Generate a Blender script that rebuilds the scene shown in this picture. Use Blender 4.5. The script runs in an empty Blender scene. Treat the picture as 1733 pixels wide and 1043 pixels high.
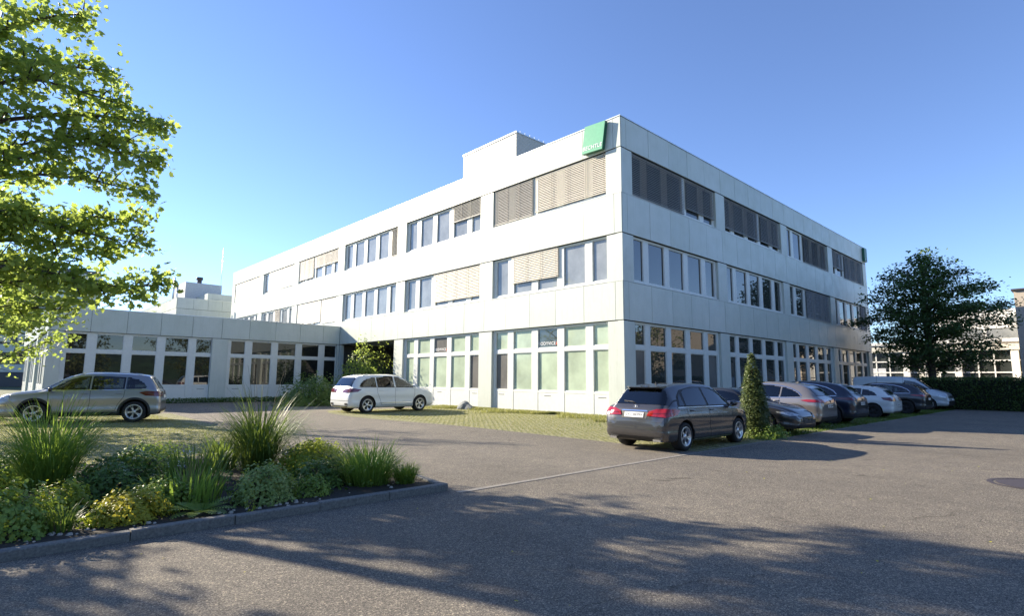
import bpy, bmesh, math, random
import numpy as np
from mathutils import Vector, Matrix
from mathutils.bvhtree import BVHTree
random.seed(7); RNG = np.random.default_rng(11)
S = bpy.context.scene
COL = S.collection
R = math.radians
# ------------------------------------------------------------------ camera
cam_d = bpy.data.cameras.new('camera'); cam = bpy.data.objects.new('camera', cam_d); COL.objects.link(cam)
cam_d.sensor_width = 36.0; cam_d.lens = 36.0 * 944.77 / 1733.0; cam_d.clip_end = 2000; cam_d.clip_start = 0.1
yaw, pit, rol = R(46.885), R(7.306), R(0.434)
F = Vector((math.cos(yaw)*math.cos(pit), math.sin(yaw)*math.cos(pit), math.sin(pit)))
RT = Vector((math.sin(yaw), -math.cos(yaw), 0)); UP = RT.cross(F)
RT, UP = RT*math.cos(rol)+UP*math.sin(rol), -RT*math.sin(rol)+UP*math.cos(rol)
m = Matrix((RT, UP, -F)).transposed().to_4x4(); m.translation = Vector((-20.18, -14.40, 1.666))
cam.matrix_world = m
S.camera = cam
# ------------------------------------------------------------------ light
SUN_AZ, SUN_EL = R(21), R(23.3)      # azimuth measured from +y towards -x
to_sun = Vector((-math.sin(SUN_AZ)*math.cos(SUN_EL), math.cos(SUN_AZ)*math.cos(SUN_EL), math.sin(SUN_EL)))
w = bpy.data.worlds.new('World'); S.world = w; w.use_nodes = True
nt = w.node_tree; nt.nodes.clear()
sky = nt.nodes.new('ShaderNodeTexSky'); sky.sky_type = 'NISHITA'; sky.sun_disc = False
sky.sun_elevation = SUN_EL; sky.sun_rotation = -SUN_AZ
sky.air_density = 0.9; sky.dust_density = 0.0; sky.ozone_density = 5.0; sky.altitude = 200
bg = nt.nodes.new('ShaderNodeBackground'); bg.inputs[1].default_value = 0.102
ow = nt.nodes.new('ShaderNodeOutputWorld')
hs = nt.nodes.new('ShaderNodeHueSaturation'); hs.inputs['Saturation'].default_value = 0.97; hs.inputs['Hue'].default_value = 0.507
nt.links.new(sky.outputs[0], hs.inputs['Color']); nt.links.new(hs.outputs[0], bg.inputs[0]); nt.links.new(bg.outputs[0], ow.inputs[0])
sd = bpy.data.lights.new('sun', 'SUN'); sd.energy = 5.0; sd.angle = R(0.53); sd.color = (1.0, 0.88, 0.70)
so = bpy.data.objects.new('sun', sd); COL.objects.link(so)
so.rotation_euler = to_sun.to_track_quat('Z', 'Y').to_euler(); so.location = (-30, 60, 40)
S.view_settings.view_transform = 'Standard'; S.view_settings.look = 'None'
S.view_settings.exposure = 1.42; S.view_settings.gamma = 1.0

# ------------------------------------------------------------------ helpers
def tag(o, label=None, cat=None, group=None, kind=None):
    if label: o['label'] = label
    if cat: o['category'] = cat
    if group: o['group'] = group
    if kind: o['kind'] = kind
    return o
def empty(name, loc=(0, 0, 0), rz=0.0):
    o = bpy.data.objects.new(name, None); COL.objects.link(o); o.location = loc; o.rotation_euler = (0, 0, rz)
    o.empty_display_size = 0.3
    return o
def copy_tree(o, parent=None):
    c = o.copy(); COL.objects.link(c); c.parent = parent
    for ch in list(o.children): copy_tree(ch, c)
    return c
class MB:
    """collects faces, builds ONE mesh object"""
    def __init__(s): s.v = []; s.f = []; s.m = []; s.sm = []
    def add(s, vs, fs, mi=0, smooth=False):
        b = len(s.v); s.v += [tuple(p) for p in vs]
        for f in fs: s.f.append([b+i for i in f]); s.m.append(mi); s.sm.append(smooth)
    def box(s, a, b, mi=0):
        x0, x1 = sorted((a[0], b[0])); y0, y1 = sorted((a[1], b[1])); z0, z1 = sorted((a[2], b[2]))
        s.add([(x0,y0,z0),(x1,y0,z0),(x1,y1,z0),(x0,y1,z0),(x0,y0,z1),(x1,y0,z1),(x1,y1,z1),(x0,y1,z1)],
              [(0,3,2,1),(4,5,6,7),(0,1,5,4),(1,2,6,5),(2,3,7,6),(3,0,4,7)], mi)
    def quad(s, a, b, c, d, mi=0): s.add([a,b,c,d], [(0,1,2,3)], mi)
    def tube(s, pts, rad, n=8, mi=0, cap=True):
        pts = [Vector(p) for p in pts]
        if not hasattr(rad, '__len__'): rad = [rad]*len(pts)
        rings = []
        ref = Vector((0,0,1)) if abs((pts[-1]-pts[0]).normalized().z) < 0.9 else Vector((1,0,0))
        for i, p in enumerate(pts):
            t = (pts[min(i+1,len(pts)-1)]-pts[max(i-1,0)]).normalized()
            u = t.cross(ref).normalized(); v = t.cross(u)
            rings.append([p+(u*math.cos(k*2*math.pi/n)+v*math.sin(k*2*math.pi/n))*rad[i] for k in range(n)])
        vs = [q for r in rings for q in r]; fs = []
        for i in range(len(pts)-1):
            for k in range(n):
                fs.append((i*n+k, i*n+(k+1)%n, (i+1)*n+(k+1)%n, (i+1)*n+k))
        if cap: fs += [tuple(range(n))[::-1], tuple((len(pts)-1)*n+k for k in range(n))]
        s.add(vs, fs, mi, True)
    def build(s, name, mats, parent=None, loc=None):
        me = bpy.data.meshes.new(name); me.from_pydata(s.v, [], s.f)
        if not isinstance(mats, (list, tuple)): mats = [mats]
        for q in mats: me.materials.append(q)
        me.polygons.foreach_set('material_index', s.m); me.polygons.foreach_set('use_smooth', s.sm)
        me.update()
        o = bpy.data.objects.new(name, me); COL.objects.link(o)
        if parent: o.parent = parent
        if loc: o.location = loc
        return o
def np_mesh(name, verts, faces, mats, parent=None, mi=None, smooth=False):
    """faces: (n,k) int array"""
    me = bpy.data.meshes.new(name); n, k = faces.shape
    me.vertices.add(len(verts)); me.vertices.foreach_set('co', verts.astype(np.float32).ravel())
    me.loops.add(n*k); me.loops.foreach_set('vertex_index', faces.astype(np.int32).ravel())
    me.polygons.add(n); me.polygons.foreach_set('loop_start', np.arange(0, n*k, k, dtype=np.int32))
    if not isinstance(mats, (list, tuple)): mats = [mats]
    for q in mats: me.materials.append(q)
    if mi is not None: me.polygons.foreach_set('material_index', mi.astype(np.int32))
    me.polygons.foreach_set('use_smooth', np.full(n, smooth))
    me.update(calc_edges=True); me.validate()
    o = bpy.data.objects.new(name, me); COL.objects.link(o)
    if parent: o.parent = parent
    return o
# ------------------------------------------------------------------ materials
def newmat(name):
    m = bpy.data.materials.new(name); m.use_nodes = True
    nt = m.node_tree; b = nt.nodes['Principled BSDF']
    return m, nt, b
def N(nt, t, **kw):
    n = nt.nodes.new(t)
    for k, v in kw.items():
        if k in n.inputs: n.inputs[k].default_value = v
        else: setattr(n, k, v)
    return n
def coords(nt, kind='Object', scale=(1,1,1), rot=(0,0,0)):
    tc = nt.nodes.new('ShaderNodeTexCoord'); mp = nt.nodes.new('ShaderNodeMapping')
    mp.inputs['Scale'].default_value = scale; mp.inputs['Rotation'].default_value = rot
    nt.links.new(tc.outputs[kind], mp.inputs[0]); return mp.outputs[0]
def noise(nt, vec, scale, detail=4, rough=0.6, dist=0.0):
    n = nt.nodes.new('ShaderNodeTexNoise'); n.inputs['Scale'].default_value = scale
    n.inputs['Detail'].default_value = detail; n.inputs['Roughness'].default_value = rough; n.inputs['Distortion'].default_value = dist
    nt.links.new(vec, n.inputs['Vector']); return n.outputs['Fac']
def ramp(nt, fac, stops):
    r = nt.nodes.new('ShaderNodeValToRGB'); e = r.color_ramp.elements
    while len(e) < len(stops): e.new(0.5)
    for i, (p, c) in enumerate(stops):
        e[i].position = p; e[i].color = (c[0], c[1], c[2], 1) if hasattr(c, '__len__') else (c, c, c, 1)
    nt.links.new(fac, r.inputs[0]); return r.outputs[0]
def mixc(nt, fac, a, b, mode='MIX'):
    x = nt.nodes.new('ShaderNodeMix'); x.data_type = 'RGBA'; x.blend_type = mode
    if hasattr(fac, 'links'): nt.links.new(fac, x.inputs[0])
    else: x.inputs[0].default_value = fac
    for s, v in ((6, a), (7, b)):
        if hasattr(v, 'links'): nt.links.new(v, x.inputs[s])
        else: x.inputs[s].default_value = (v[0], v[1], v[2], 1)
    return x.outputs[2]
def math_n(nt, op, a, b=0.0):
    x = nt.nodes.new('ShaderNodeMath'); x.operation = op
    for i, v in enumerate((a, b)):
        if hasattr(v, 'links'): nt.links.new(v, x.inputs[i])
        else: x.inputs[i].default_value = v
    return x.outputs[0]
def bump(nt, b, h, strength=0.3, dist=0.02):
    x = nt.nodes.new('ShaderNodeBump'); x.inputs['Strength'].default_value = strength; x.inputs['Distance'].default_value = dist
    nt.links.new(h, x.inputs['Height']); nt.links.new(x.outputs[0], b.inputs['Normal'])
def setp(b, color=None, rough=None, metal=None, spec=None, ior=None, coat=None, coatr=None):
    if color is not None: b.inputs['Base Color'].default_value = (*color, 1)
    if rough is not None: b.inputs['Roughness'].default_value = rough
    if metal is not None: b.inputs['Metallic'].default_value = metal
    if spec is not None: b.inputs['Specular IOR Level'].default_value = spec
    if ior is not None: b.inputs['IOR'].default_value = ior
    if coat is not None: b.inputs['Coat Weight'].default_value = coat
    if coatr is not None: b.inputs['Coat Roughness'].default_value = coatr
def simple(name, color, rough=0.5, metal=0.0, var=0.12, vscale=6.0, **kw):
    m, nt, b = newmat(name); setp(b, color, rough, metal, **kw)
    if var:
        n = noise(nt, coords(nt), vscale, 5)
        c = ramp(nt, n, [(0.3, [v*(1-var) for v in color]), (0.7, [min(1, v*(1+var)) for v in color])])
        nt.links.new(c, b.inputs['Base Color'])
    return m
M = {}
def facade_mat(name, base, gloss_rough, spec, stain):
    m, nt, b = newmat(name); setp(b, base, gloss_rough, 0, spec=spec)
    v = coords(nt, 'Object'); vs = coords(nt, 'Object', (1.3, 1.3, 0.16))
    n1 = noise(nt, v, 1.1, 6, 0.65); n2 = noise(nt, vs, 3.0, 5, 0.7); n3 = noise(nt, v, 28, 2, 0.5)
    c1 = ramp(nt, n1, [(0.30, [base[0]*0.90, base[1]*0.915, base[2]*0.90]), (0.65, base)])
    c2 = ramp(nt, n2, [(0.52, (1,1,1)), (0.75, (1-stain, 1-stain*0.95, 1-stain*1.1))])
    c3 = ramp(nt, n3, [(0.35, (0.965, 0.965, 0.96)), (0.65, (1,1,1))])
    c = mixc(nt, 1.0, c1, c2, 'MULTIPLY'); c = mixc(nt, 1.0, c, c3, 'MULTIPLY')
    ge = nt.nodes.new('ShaderNodeNewGeometry')
    c = mixc(nt, 1.0, c, ramp(nt, ge.outputs['Random Per Island'], [(0.0, (0.93, 0.935, 0.93)), (0.5, (0.99, 0.99, 0.98)), (1.0, (1.03, 1.02, 1.03))]), 'MULTIPLY')
    drip = noise(nt, coords(nt, 'Object', (5.5, 5.5, 0.35)), 1.6, 4, 0.75)
    c = mixc(nt, 1.0, c, ramp(nt, drip, [(0.56, (1,1,1)), (0.74, (0.86, 0.86, 0.83))]), 'MULTIPLY')
    nt.links.new(c, b.inputs['Base Color'])
    r = ramp(nt, n1, [(0.3, gloss_rough*1.3), (0.7, gloss_rough*0.8)]); nt.links.new(r, b.inputs['Roughness'])
    bump(nt, b, noise(nt, v, 0.8, 3), 0.08, 0.01)
    return m
M['panel'] = facade_mat('enamel_panel', (0.58, 0.62, 0.565), 0.38, 0.45, 0.10)
M['pier'] = facade_mat('pier_panel', (0.58, 0.615, 0.565), 0.42, 0.45, 0.12)
M['frame'] = simple('window_frame_paint', (0.66, 0.68, 0.64), 0.4, var=0.05)
M['joint'] = simple('joint_shadow_gap', (0.05, 0.055, 0.055), 0.9)
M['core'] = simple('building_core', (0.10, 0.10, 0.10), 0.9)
M['coping'] = simple('coping_metal', (0.62, 0.66, 0.68), 0.35, 0.6)
M['roof'] = simple('roof_gravel', (0.25, 0.24, 0.22), 0.95, vscale=30)
def glass_mat(name, col, ior=1.75, rough=0.015, depthvar=True):
    m, nt, b = newmat(name); setp(b, col, rough, 0, ior=ior, spec=0.5)
    v = coords(nt, 'Object')
    if depthvar:
        n = noise(nt, v, 0.9, 4, 0.6)
        c = ramp(nt, n, [(0.3, [q*0.8 for q in col]), (0.7, [q*1.2 for q in col])]); nt.links.new(c, b.inputs['Base Color'])
    bump(nt, b, noise(nt, v, 0.55, 2), 0.05, 0.02)
    return m
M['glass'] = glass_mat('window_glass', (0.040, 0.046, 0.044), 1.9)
M['glass_sky'] = glass_mat('upper_window_glass', (0.26, 0.28, 0.29), 1.7)  # pale base puts reflected sky and curtains into the colour
M['glass_green'] = glass_mat('frosted_green_glass', (0.42, 0.50, 0.38), 1.5, 0.06)
M['glass_brown'] = glass_mat('screened_glass', (0.16, 0.155, 0.145), 1.5, 0.12)
M['glass_wing'] = glass_mat('wing_glass', (0.018, 0.020, 0.018), 1.65)
M['slat_light'] = simple('blind_slat_beige', (0.68, 0.63, 0.53), 0.55, 0.0, var=0.05)
M['slat_grey'] = simple('blind_slat_grey', (0.40, 0.385, 0.35), 0.5, 0.0, var=0.08)
M['slat_dark'] = simple('blind_slat_dark_grey', (0.24, 0.24, 0.23), 0.5, 0.0, var=0.08)
M['wire'] = simple('blind_guide', (0.16, 0.15, 0.13), 0.6)
M['white'] = simple('white_lettering', (0.85, 0.85, 0.85), 0.5, var=0)
M['sign_green'] = simple('sign_green', (0.13, 0.42, 0.24), 0.35, var=0.06)
M['sign_shaded'] = simple('sign_green_shaded', (0.02, 0.13, 0.07), 0.4)  # sign green darkened, shade of the unlit faces put into it
M['red'] = simple('red_lettering', (0.55, 0.10, 0.05), 0.5)
# ground materials
def asphalt():
    m, nt, b = newmat('asphalt'); v = coords(nt, 'Object')
    big = noise(nt, v, 0.18, 5, 0.6); mid = noise(nt, v, 2.2, 6, 0.7); fine = noise(nt, v, 75, 3, 0.7); spk = noise(nt, v, 150, 2, 0.8)
    c = ramp(nt, big, [(0.3, (0.165, 0.150, 0.128)), (0.7, (0.228, 0.207, 0.176))])
    c = mixc(nt, 1.0, c, ramp(nt, mid, [(0.33, (0.84, 0.84, 0.85)), (0.5, (0.98, 0.98, 0.98)), (0.67, (1.08, 1.08, 1.06))]), 'MULTIPLY')
    c = mixc(nt, 1.0, c, ramp(nt, fine, [(0.36, (0.48, 0.48, 0.50)), (0.52, (1.0, 1.0, 1.0)), (0.66, (1.9, 1.85, 1.75))]), 'MULTIPLY')
    c = mixc(nt, 1.0, c, ramp(nt, spk, [(0.4, (0.75, 0.75, 0.75)), (0.64, (1.45, 1.42, 1.35))]), 'MULTIPLY')
    vo = nt.nodes.new('ShaderNodeTexVoronoi'); vo.inputs['Scale'].default_value = 62; nt.links.new(v, vo.inputs['Vector'])
    sp_ = nt.nodes.new('ShaderNodeSeparateColor'); nt.links.new(vo.outputs['Color'], sp_.inputs[0])
    c = mixc(nt, 1.0, c, ramp(nt, sp_.outputs[0], [(0.0, (0.58, 0.58, 0.59)), (0.45, (0.86, 0.86, 0.86)), (0.8, (1.08, 1.07, 1.05)), (1.0, (1.65, 1.60, 1.50))]), 'MULTIPLY')
    oil = ramp(nt, noise(nt, v, 0.9, 3, 0.5, 0.8), [(0.26, (0.55, 0.54, 0.55)), (0.33, (1, 1, 1))])
    c = mixc(nt, 1.0, c, oil, 'MULTIPLY')
    lane = ramp(nt, noise(nt, coords(nt, 'Object', (0.9, 0.12, 1), (0, 0, 0.5)), 1.0, 3, 0.6), [(0.40, (0.96, 0.96, 0.965)), (0.62, (1.04, 1.04, 1.03))])
    c = mixc(nt, 1.0, c, lane, 'MULTIPLY')
    # cracks
    cr = nt.nodes.new('ShaderNodeTexVoronoi'); cr.feature = 'DISTANCE_TO_EDGE'; cr.inputs['Scale'].default_value = 0.16
    dn = nt.nodes.new('ShaderNodeTexNoise'); dn.inputs['Scale'].default_value = 1.5; dn.inputs['Detail'].default_value = 6
    vadd = nt.nodes.new('ShaderNodeVectorMath'); vadd.operation = 'MULTIPLY_ADD'; vadd.inputs[1].default_value = (0.7, 0.7, 0)
    nt.links.new(v, dn.inputs['Vector']); nt.links.new(dn.outputs['Color'], vadd.inputs[0]); nt.links.new(v, vadd.inputs[2]); nt.links.new(vadd.outputs[0], cr.inputs['Vector'])
    crk = ramp(nt, cr.outputs[0], [(0.0, 0.0), (0.0012, 0.5), (0.0025, 1.0)])
    msk = ramp(nt, noise(nt, v, 0.35, 2), [(0.50, 1.0), (0.56, 0.0)])
    crk2 = nt.nodes.new('ShaderNodeMix'); crk2.data_type = 'RGBA'; nt.links.new(msk, crk2.inputs[0]); nt.links.new(crk, crk2.inputs[6]); crk2.inputs[7].default_value = (1,1,1,1)
    c = mixc(nt, 1.0, c, mixc(nt, crk2.outputs[2], (0.62, 0.61, 0.60), (1,1,1)), 'MULTIPLY')
    nt.links.new(c, b.inputs['Base Color']); setp(b, rough=0.88, spec=0.35)
    h = math_n(nt, 'ADD', math_n(nt, 'MULTIPLY', fine, 1.0), math_n(nt, 'MULTIPLY', spk, 0.5))
    bump(nt, b, h, 0.9, 0.012)
    return m
M['asphalt'] = asphalt()
def paver(name, rot, brick=(0.24, 0.15), green=0.5):
    """concrete grass pavers: stones with grass growing in wide joints"""
    m, nt, b = newmat(name); v = coords(nt, 'Object', rot=(0, 0, rot))
    br = nt.nodes.new('ShaderNodeTexBrick'); br.inputs['Scale'].default_value = 1.0
    br.inputs['Brick Width'].default_value = brick[0]; br.inputs['Row Height'].default_value = brick[1]
    br.inputs['Mortar Size'].default_value = 0.030; br.inputs['Mortar Smooth'].default_value = 0.6; br.inputs['Bias'].default_value = 0.0
    br.inputs['Color1'].default_value = (0.50, 0.46, 0.34, 1); br.inputs['Color2'].default_value = (0.38, 0.36, 0.25, 1); br.inputs['Mortar'].default_value = (0.11, 0.14, 0.05, 1)
    dn = nt.nodes.new('ShaderNodeTexNoise'); dn.inputs['Scale'].default_value = 7; dn.inputs['Detail'].default_value = 3
    va = nt.nodes.new('ShaderNodeVectorMath'); va.operation = 'MULTIPLY_ADD'; va.inputs[1].default_value = (0.06, 0.06, 0)
    nt.links.new(v, dn.inputs['Vector']); nt.links.new(dn.outputs['Color'], va.inputs[0]); nt.links.new(v, va.inputs[2]); nt.links.new(va.outputs[0], br.inputs['Vector'])
    g = ramp(nt, noise(nt, v, 9, 6, 0.7), [(0.35, (0.16, 0.18, 0.06)), (0.65, (0.48, 0.45, 0.24))])
    msk = ramp(nt, noise(nt, v, 1.1, 5, 0.7), [(green-0.12, 0.0), (green+0.12, 1.0)])
    c = mixc(nt, mixc(nt, 0.55, msk, (0,0,0)), br.outputs['Color'], g)
    c = mixc(nt, 1.0, c, ramp(nt, noise(nt, v, 45, 3, 0.7), [(0.35, (0.66, 0.68, 0.62)), (0.65, (1.3, 1.28, 1.2))]), 'MULTIPLY')
    nt.links.new(c, b.inputs['Base Color']); setp(b, rough=0.95, spec=0.2)
    h = math_n(nt, 'ADD', math_n(nt, 'MULTIPLY', br.outputs['Fac'], 0.8), math_n(nt, 'MULTIPLY', noise(nt, v, 30, 4, 0.7), 1.1))
    bump(nt, b, h, 1.0, 0.05)
    return m
M['paver'] = paver('grass_pavers', 0.0)
M['paver_left'] = paver('worn_grass_pavers', 0.0, (0.26, 0.17), 0.45)
M['kerb'] = simple('kerb_granite', (0.17, 0.165, 0.15), 0.8, var=0.35, vscale=40)
M['gutter'] = simple('gutter_stone', (0.215, 0.20, 0.175), 0.85, var=0.3, vscale=25)
M['soil'] = simple('soil', (0.035, 0.028, 0.02), 0.95, var=0.5, vscale=25)
M['stone'] = simple('boulder_stone', (0.15, 0.17, 0.18), 0.8, var=0.3, vscale=9)
M['pebble'] = simple('pale_pebble', (0.42, 0.38, 0.32), 0.8, var=0.3, vscale=20)
M['iron'] = simple('cast_iron_cover', (0.065, 0.055, 0.06), 0.7, 0.2, var=0.3, vscale=40)
M['lawn'] = simple('lawn_ground', (0.06, 0.085, 0.03), 0.95, var=0.5, vscale=6)
M['bark'] = simple('tree_bark', (0.075, 0.062, 0.05), 0.9, var=0.45, vscale=14)
def leafmat(name, c0, c1, trans, tw=0.45, scale=1.5, rough=0.45, hue=None):
    m, nt, b = newmat(name); nt.nodes.remove(b); out = nt.nodes['Material Output']
    v = coords(nt, 'Object'); n = noise(nt, v, scale, 3, 0.7); n2 = noise(nt, v, scale*9, 2, 0.7)
    nn = math_n(nt, 'ADD', math_n(nt, 'MULTIPLY', n, 0.5), math_n(nt, 'MULTIPLY', n2, 0.5))
    c = ramp(nt, nn, [(0.36, c0), (0.64, c1)])
    d = nt.nodes.new('ShaderNodeBsdfPrincipled'); setp(d, rough=rough, spec=0.35); nt.links.new(c, d.inputs['Base Color'])
    t = nt.nodes.new('ShaderNodeBsdfTranslucent'); tc = mixc(nt, 0.6, c, trans); nt.links.new(tc, t.inputs[0])
    mx = nt.nodes.new('ShaderNodeMixShader'); mx.inputs[0].default_value = tw
    nt.links.new(d.outputs[0], mx.inputs[1]); nt.links.new(t.outputs[0], mx.inputs[2]); nt.links.new(mx.outputs[0], out.inputs[0])
    return m
M['leaf_plane'] = leafmat('plane_leaves', (0.085, 0.15, 0.03), (0.25, 0.32, 0.08), (0.60, 0.74, 0.14), 0.54, 0.9)
M['leaf_far'] = leafmat('broadleaf_far', (0.06, 0.10, 0.02), (0.20, 0.20, 0.05), (0.24, 0.25, 0.04), 0.35, 0.5)
M['leaf_beech'] = leafmat('maple_dark_leaves', (0.04, 0.085, 0.03), (0.10, 0.17, 0.045), (0.10, 0.18, 0.03), 0.25, 0.7)
M['leaf_conifer'] = leafmat('yew_needles', (0.045, 0.075, 0.025), (0.14, 0.17, 0.055), (0.15, 0.2, 0.05), 0.25, 3)
M['leaf_shrub'] = leafmat('shrub_leaves', (0.12, 0.21, 0.04), (0.32, 0.42, 0.08), (0.3, 0.4, 0.05), 0.35, 3)
M['leaf_dark'] = leafmat('dark_shrub_leaves', (0.06, 0.12, 0.025), (0.16, 0.25, 0.05), (0.12, 0.22, 0.03), 0.3, 3)
M['leaf_yellow'] = leafmat('yellow_green_leaves', (0.18, 0.25, 0.03), (0.36, 0.42, 0.06), (0.5, 0.55, 0.05), 0.45, 3)
M['leaf_gold'] = leafmat('golden_leaves', (0.20, 0.26, 0.03), (0.55, 0.50, 0.06), (0.6, 0.5, 0.06), 0.4, 3)
M['leaf_pale'] = leafmat('pale_green_leaves', (0.17, 0.27, 0.07), (0.44, 0.52, 0.18), (0.35, 0.42, 0.1), 0.4, 4)
M['blade'] = leafmat('grass_blades', (0.05, 0.10, 0.02), (0.13, 0.20, 0.04), (0.28, 0.38, 0.06), 0.4, 4)
M['blade_light'] = leafmat('light_grass_blades', (0.09, 0.17, 0.03), (0.22, 0.33, 0.06), (0.35, 0.5, 0.07), 0.45, 4)
M['blade_dry'] = leafmat('verge_grass', (0.13, 0.17, 0.045), (0.40, 0.38, 0.17), (0.4, 0.4, 0.1), 0.4, 2)
M['hedge'] = leafmat('hedge_leaves', (0.04, 0.075, 0.02), (0.11, 0.17, 0.04), (0.12, 0.2, 0.03), 0.25, 1.5)
M['petal'] = simple('white_petals', (0.75, 0.72, 0.66), 0.6, var=0.1)
M['petal_pink'] = simple('pink_petals', (0.62, 0.42, 0.45), 0.6, var=0.2)
M['stalk'] = simple('dry_stalk', (0.20, 0.16, 0.08), 0.8, var=0.3)
# ================================================================== SETTING
def sheet(name, pts, z, mat, kind='structure'):
    mb = MB(); mb.add([(x, y, z) for x, y in pts], [tuple(range(len(pts)))])
    o = mb.build(name, mat); o['kind'] = kind; return o
sheet('ground', [(-500,-500),(700,-500),(700,700),(-500,700)], -0.012, M['lawn'])
sheet('road', [(-70,-60),(75,-60),(75,26.4),(-70,26.4)], 0.0, M['asphalt'])
sheet('paved_parking_strip', [(-7.75,-7.6),(24.0,-7.6),(24.0,-0.5),(0.0,-0.5),(0.0,13.2),(-7.2,13.2),(-8.0,11.4),(-8.35,8.6),(-8.25,6.2),(-7.6,1.3),(-7.7,-4.3)], 0.004, M['paver'])
sheet('paved_parking_area', [(-40,-1.6),(-15.2,-1.6),(-14.6,1.0),(-14.3,5.0),(-14.0,10.0),(-13.8,15.3),(-40,18.5)], 0.004, M['paver_left'])
# gutter line of stones across the road, and edging in front of the parking row
g = MB(); x = -14.93
while x < 24:
    L_ = 0.5 + random.random()*0.1
    g.box((x, -7.70+random.uniform(-.006,.006), 0.001), (x+L_-0.012, -7.585+random.uniform(-.006,.006), 0.008)); x += L_
tag(g.build('gutter_strip', M['gutter']), kind='structure')
# shadowless dark iron cover
mc = MB(); c0 = (-7.35, -13.5); n = 40
for r0, r1, z in ((0, 0.62, 0.006), (0.66, 0.74, 0.005)):
    for k in range(n):
        a0, a1 = 2*math.pi*k/n, 2*math.pi*(k+1)/n
        if r0 == 0: mc.add([(c0[0],c0[1],z),(c0[0]+r1*math.cos(a0),c0[1]+r1*math.sin(a0),z),(c0[0]+r1*math.cos(a1),c0[1]+r1*math.sin(a1),z)], [(0,1,2)])
        else: mc.add([(c0[0]+r*math.cos(a),c0[1]+r*math.sin(a),z) for r,a in ((r0,a0),(r1,a0),(r1,a1),(r0,a1))], [(0,1,2,3)])
tag(mc.build('manhole_cover', M['iron']), 'round dark iron cover set flush in the sunlit asphalt', 'manhole cover')
# ================================================================== BUILDING
MOD = 9.03
PANES = [(0.0, 0.96), (1.39, 2.74), (3.18, 4.52), (4.96, 6.32), (6.77, 7.73)]   # offsets from bay start
BW = 7.93
FL = {0: (0.0, 4.30), 1: (6.05, 8.26), 2: (10.12, 12.28)}
class Facade:
    def __init__(s, fn, parent): s.P = fn; s.parent = parent
    def box(s, mb, u0, u1, d0, d1, z0, z1, mi=0): mb.box(s.P(u0, d0, z0), s.P(u1, d1, z1), mi)
def facade_bands(fc, bounds, levels, mat='panel', th=0.05):
    """rows of cladding panels with open joints; one part per row"""
    for (z0, z1, nm) in levels:
        mb = MB(); u_lo, u_hi = bounds[0], bounds[-1]
        fc.box(mb, u_lo+0.02, u_hi-0.02, th+0.001, 0.30, z0+0.02, z1-0.02, 1)
        for a, b in zip(bounds[:-1], bounds[1:]):
            j = random.uniform(-0.0025, 0.0025)
            fc.box(mb, a+0.010, b-0.010, j, th+j, z0+0.022, z1-0.004, 0)
        mb.build(nm, [M[mat], M['joint']], fc.parent)
def add_slats(fc, blind, u0, u1, zt, zb, tilt, mat, d=0.085, pitch=0.088, w=0.082):
    """venetian blind: real slats, bottom rail, guide wires"""
    z = zt-0.05
    dz, dd = w*0.5*math.sin(tilt), w*0.5*math.cos(tilt)
    while z > zb+0.05:
        jz = random.uniform(-0.004, 0.004)
        a = [fc.P(u0, d-dd, z-dz+jz), fc.P(u1, d-dd, z-dz+jz), fc.P(u1, d, z+0.006+jz), fc.P(u0, d, z+0.006+jz), fc.P(u1, d+dd, z+dz+jz), fc.P(u0, d+dd, z+dz+jz)]
        blind.add(a, [(0,1,2,3), (3,2,4,5)], 0)
        z -= pitch
    fc.box(blind, u0, u1, d-0.035, d+0.035, zb, zb+0.035, 0)
    k = max(2, int((u1-u0)/1.3)+1)
    for i in range(k+1):
        uu = u0+0.10+(u1-u0-0.20)*i/k
        fc.box(blind, uu-0.008, uu+0.008, d-0.055, d-0.049, zb, zt, 1)
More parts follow.
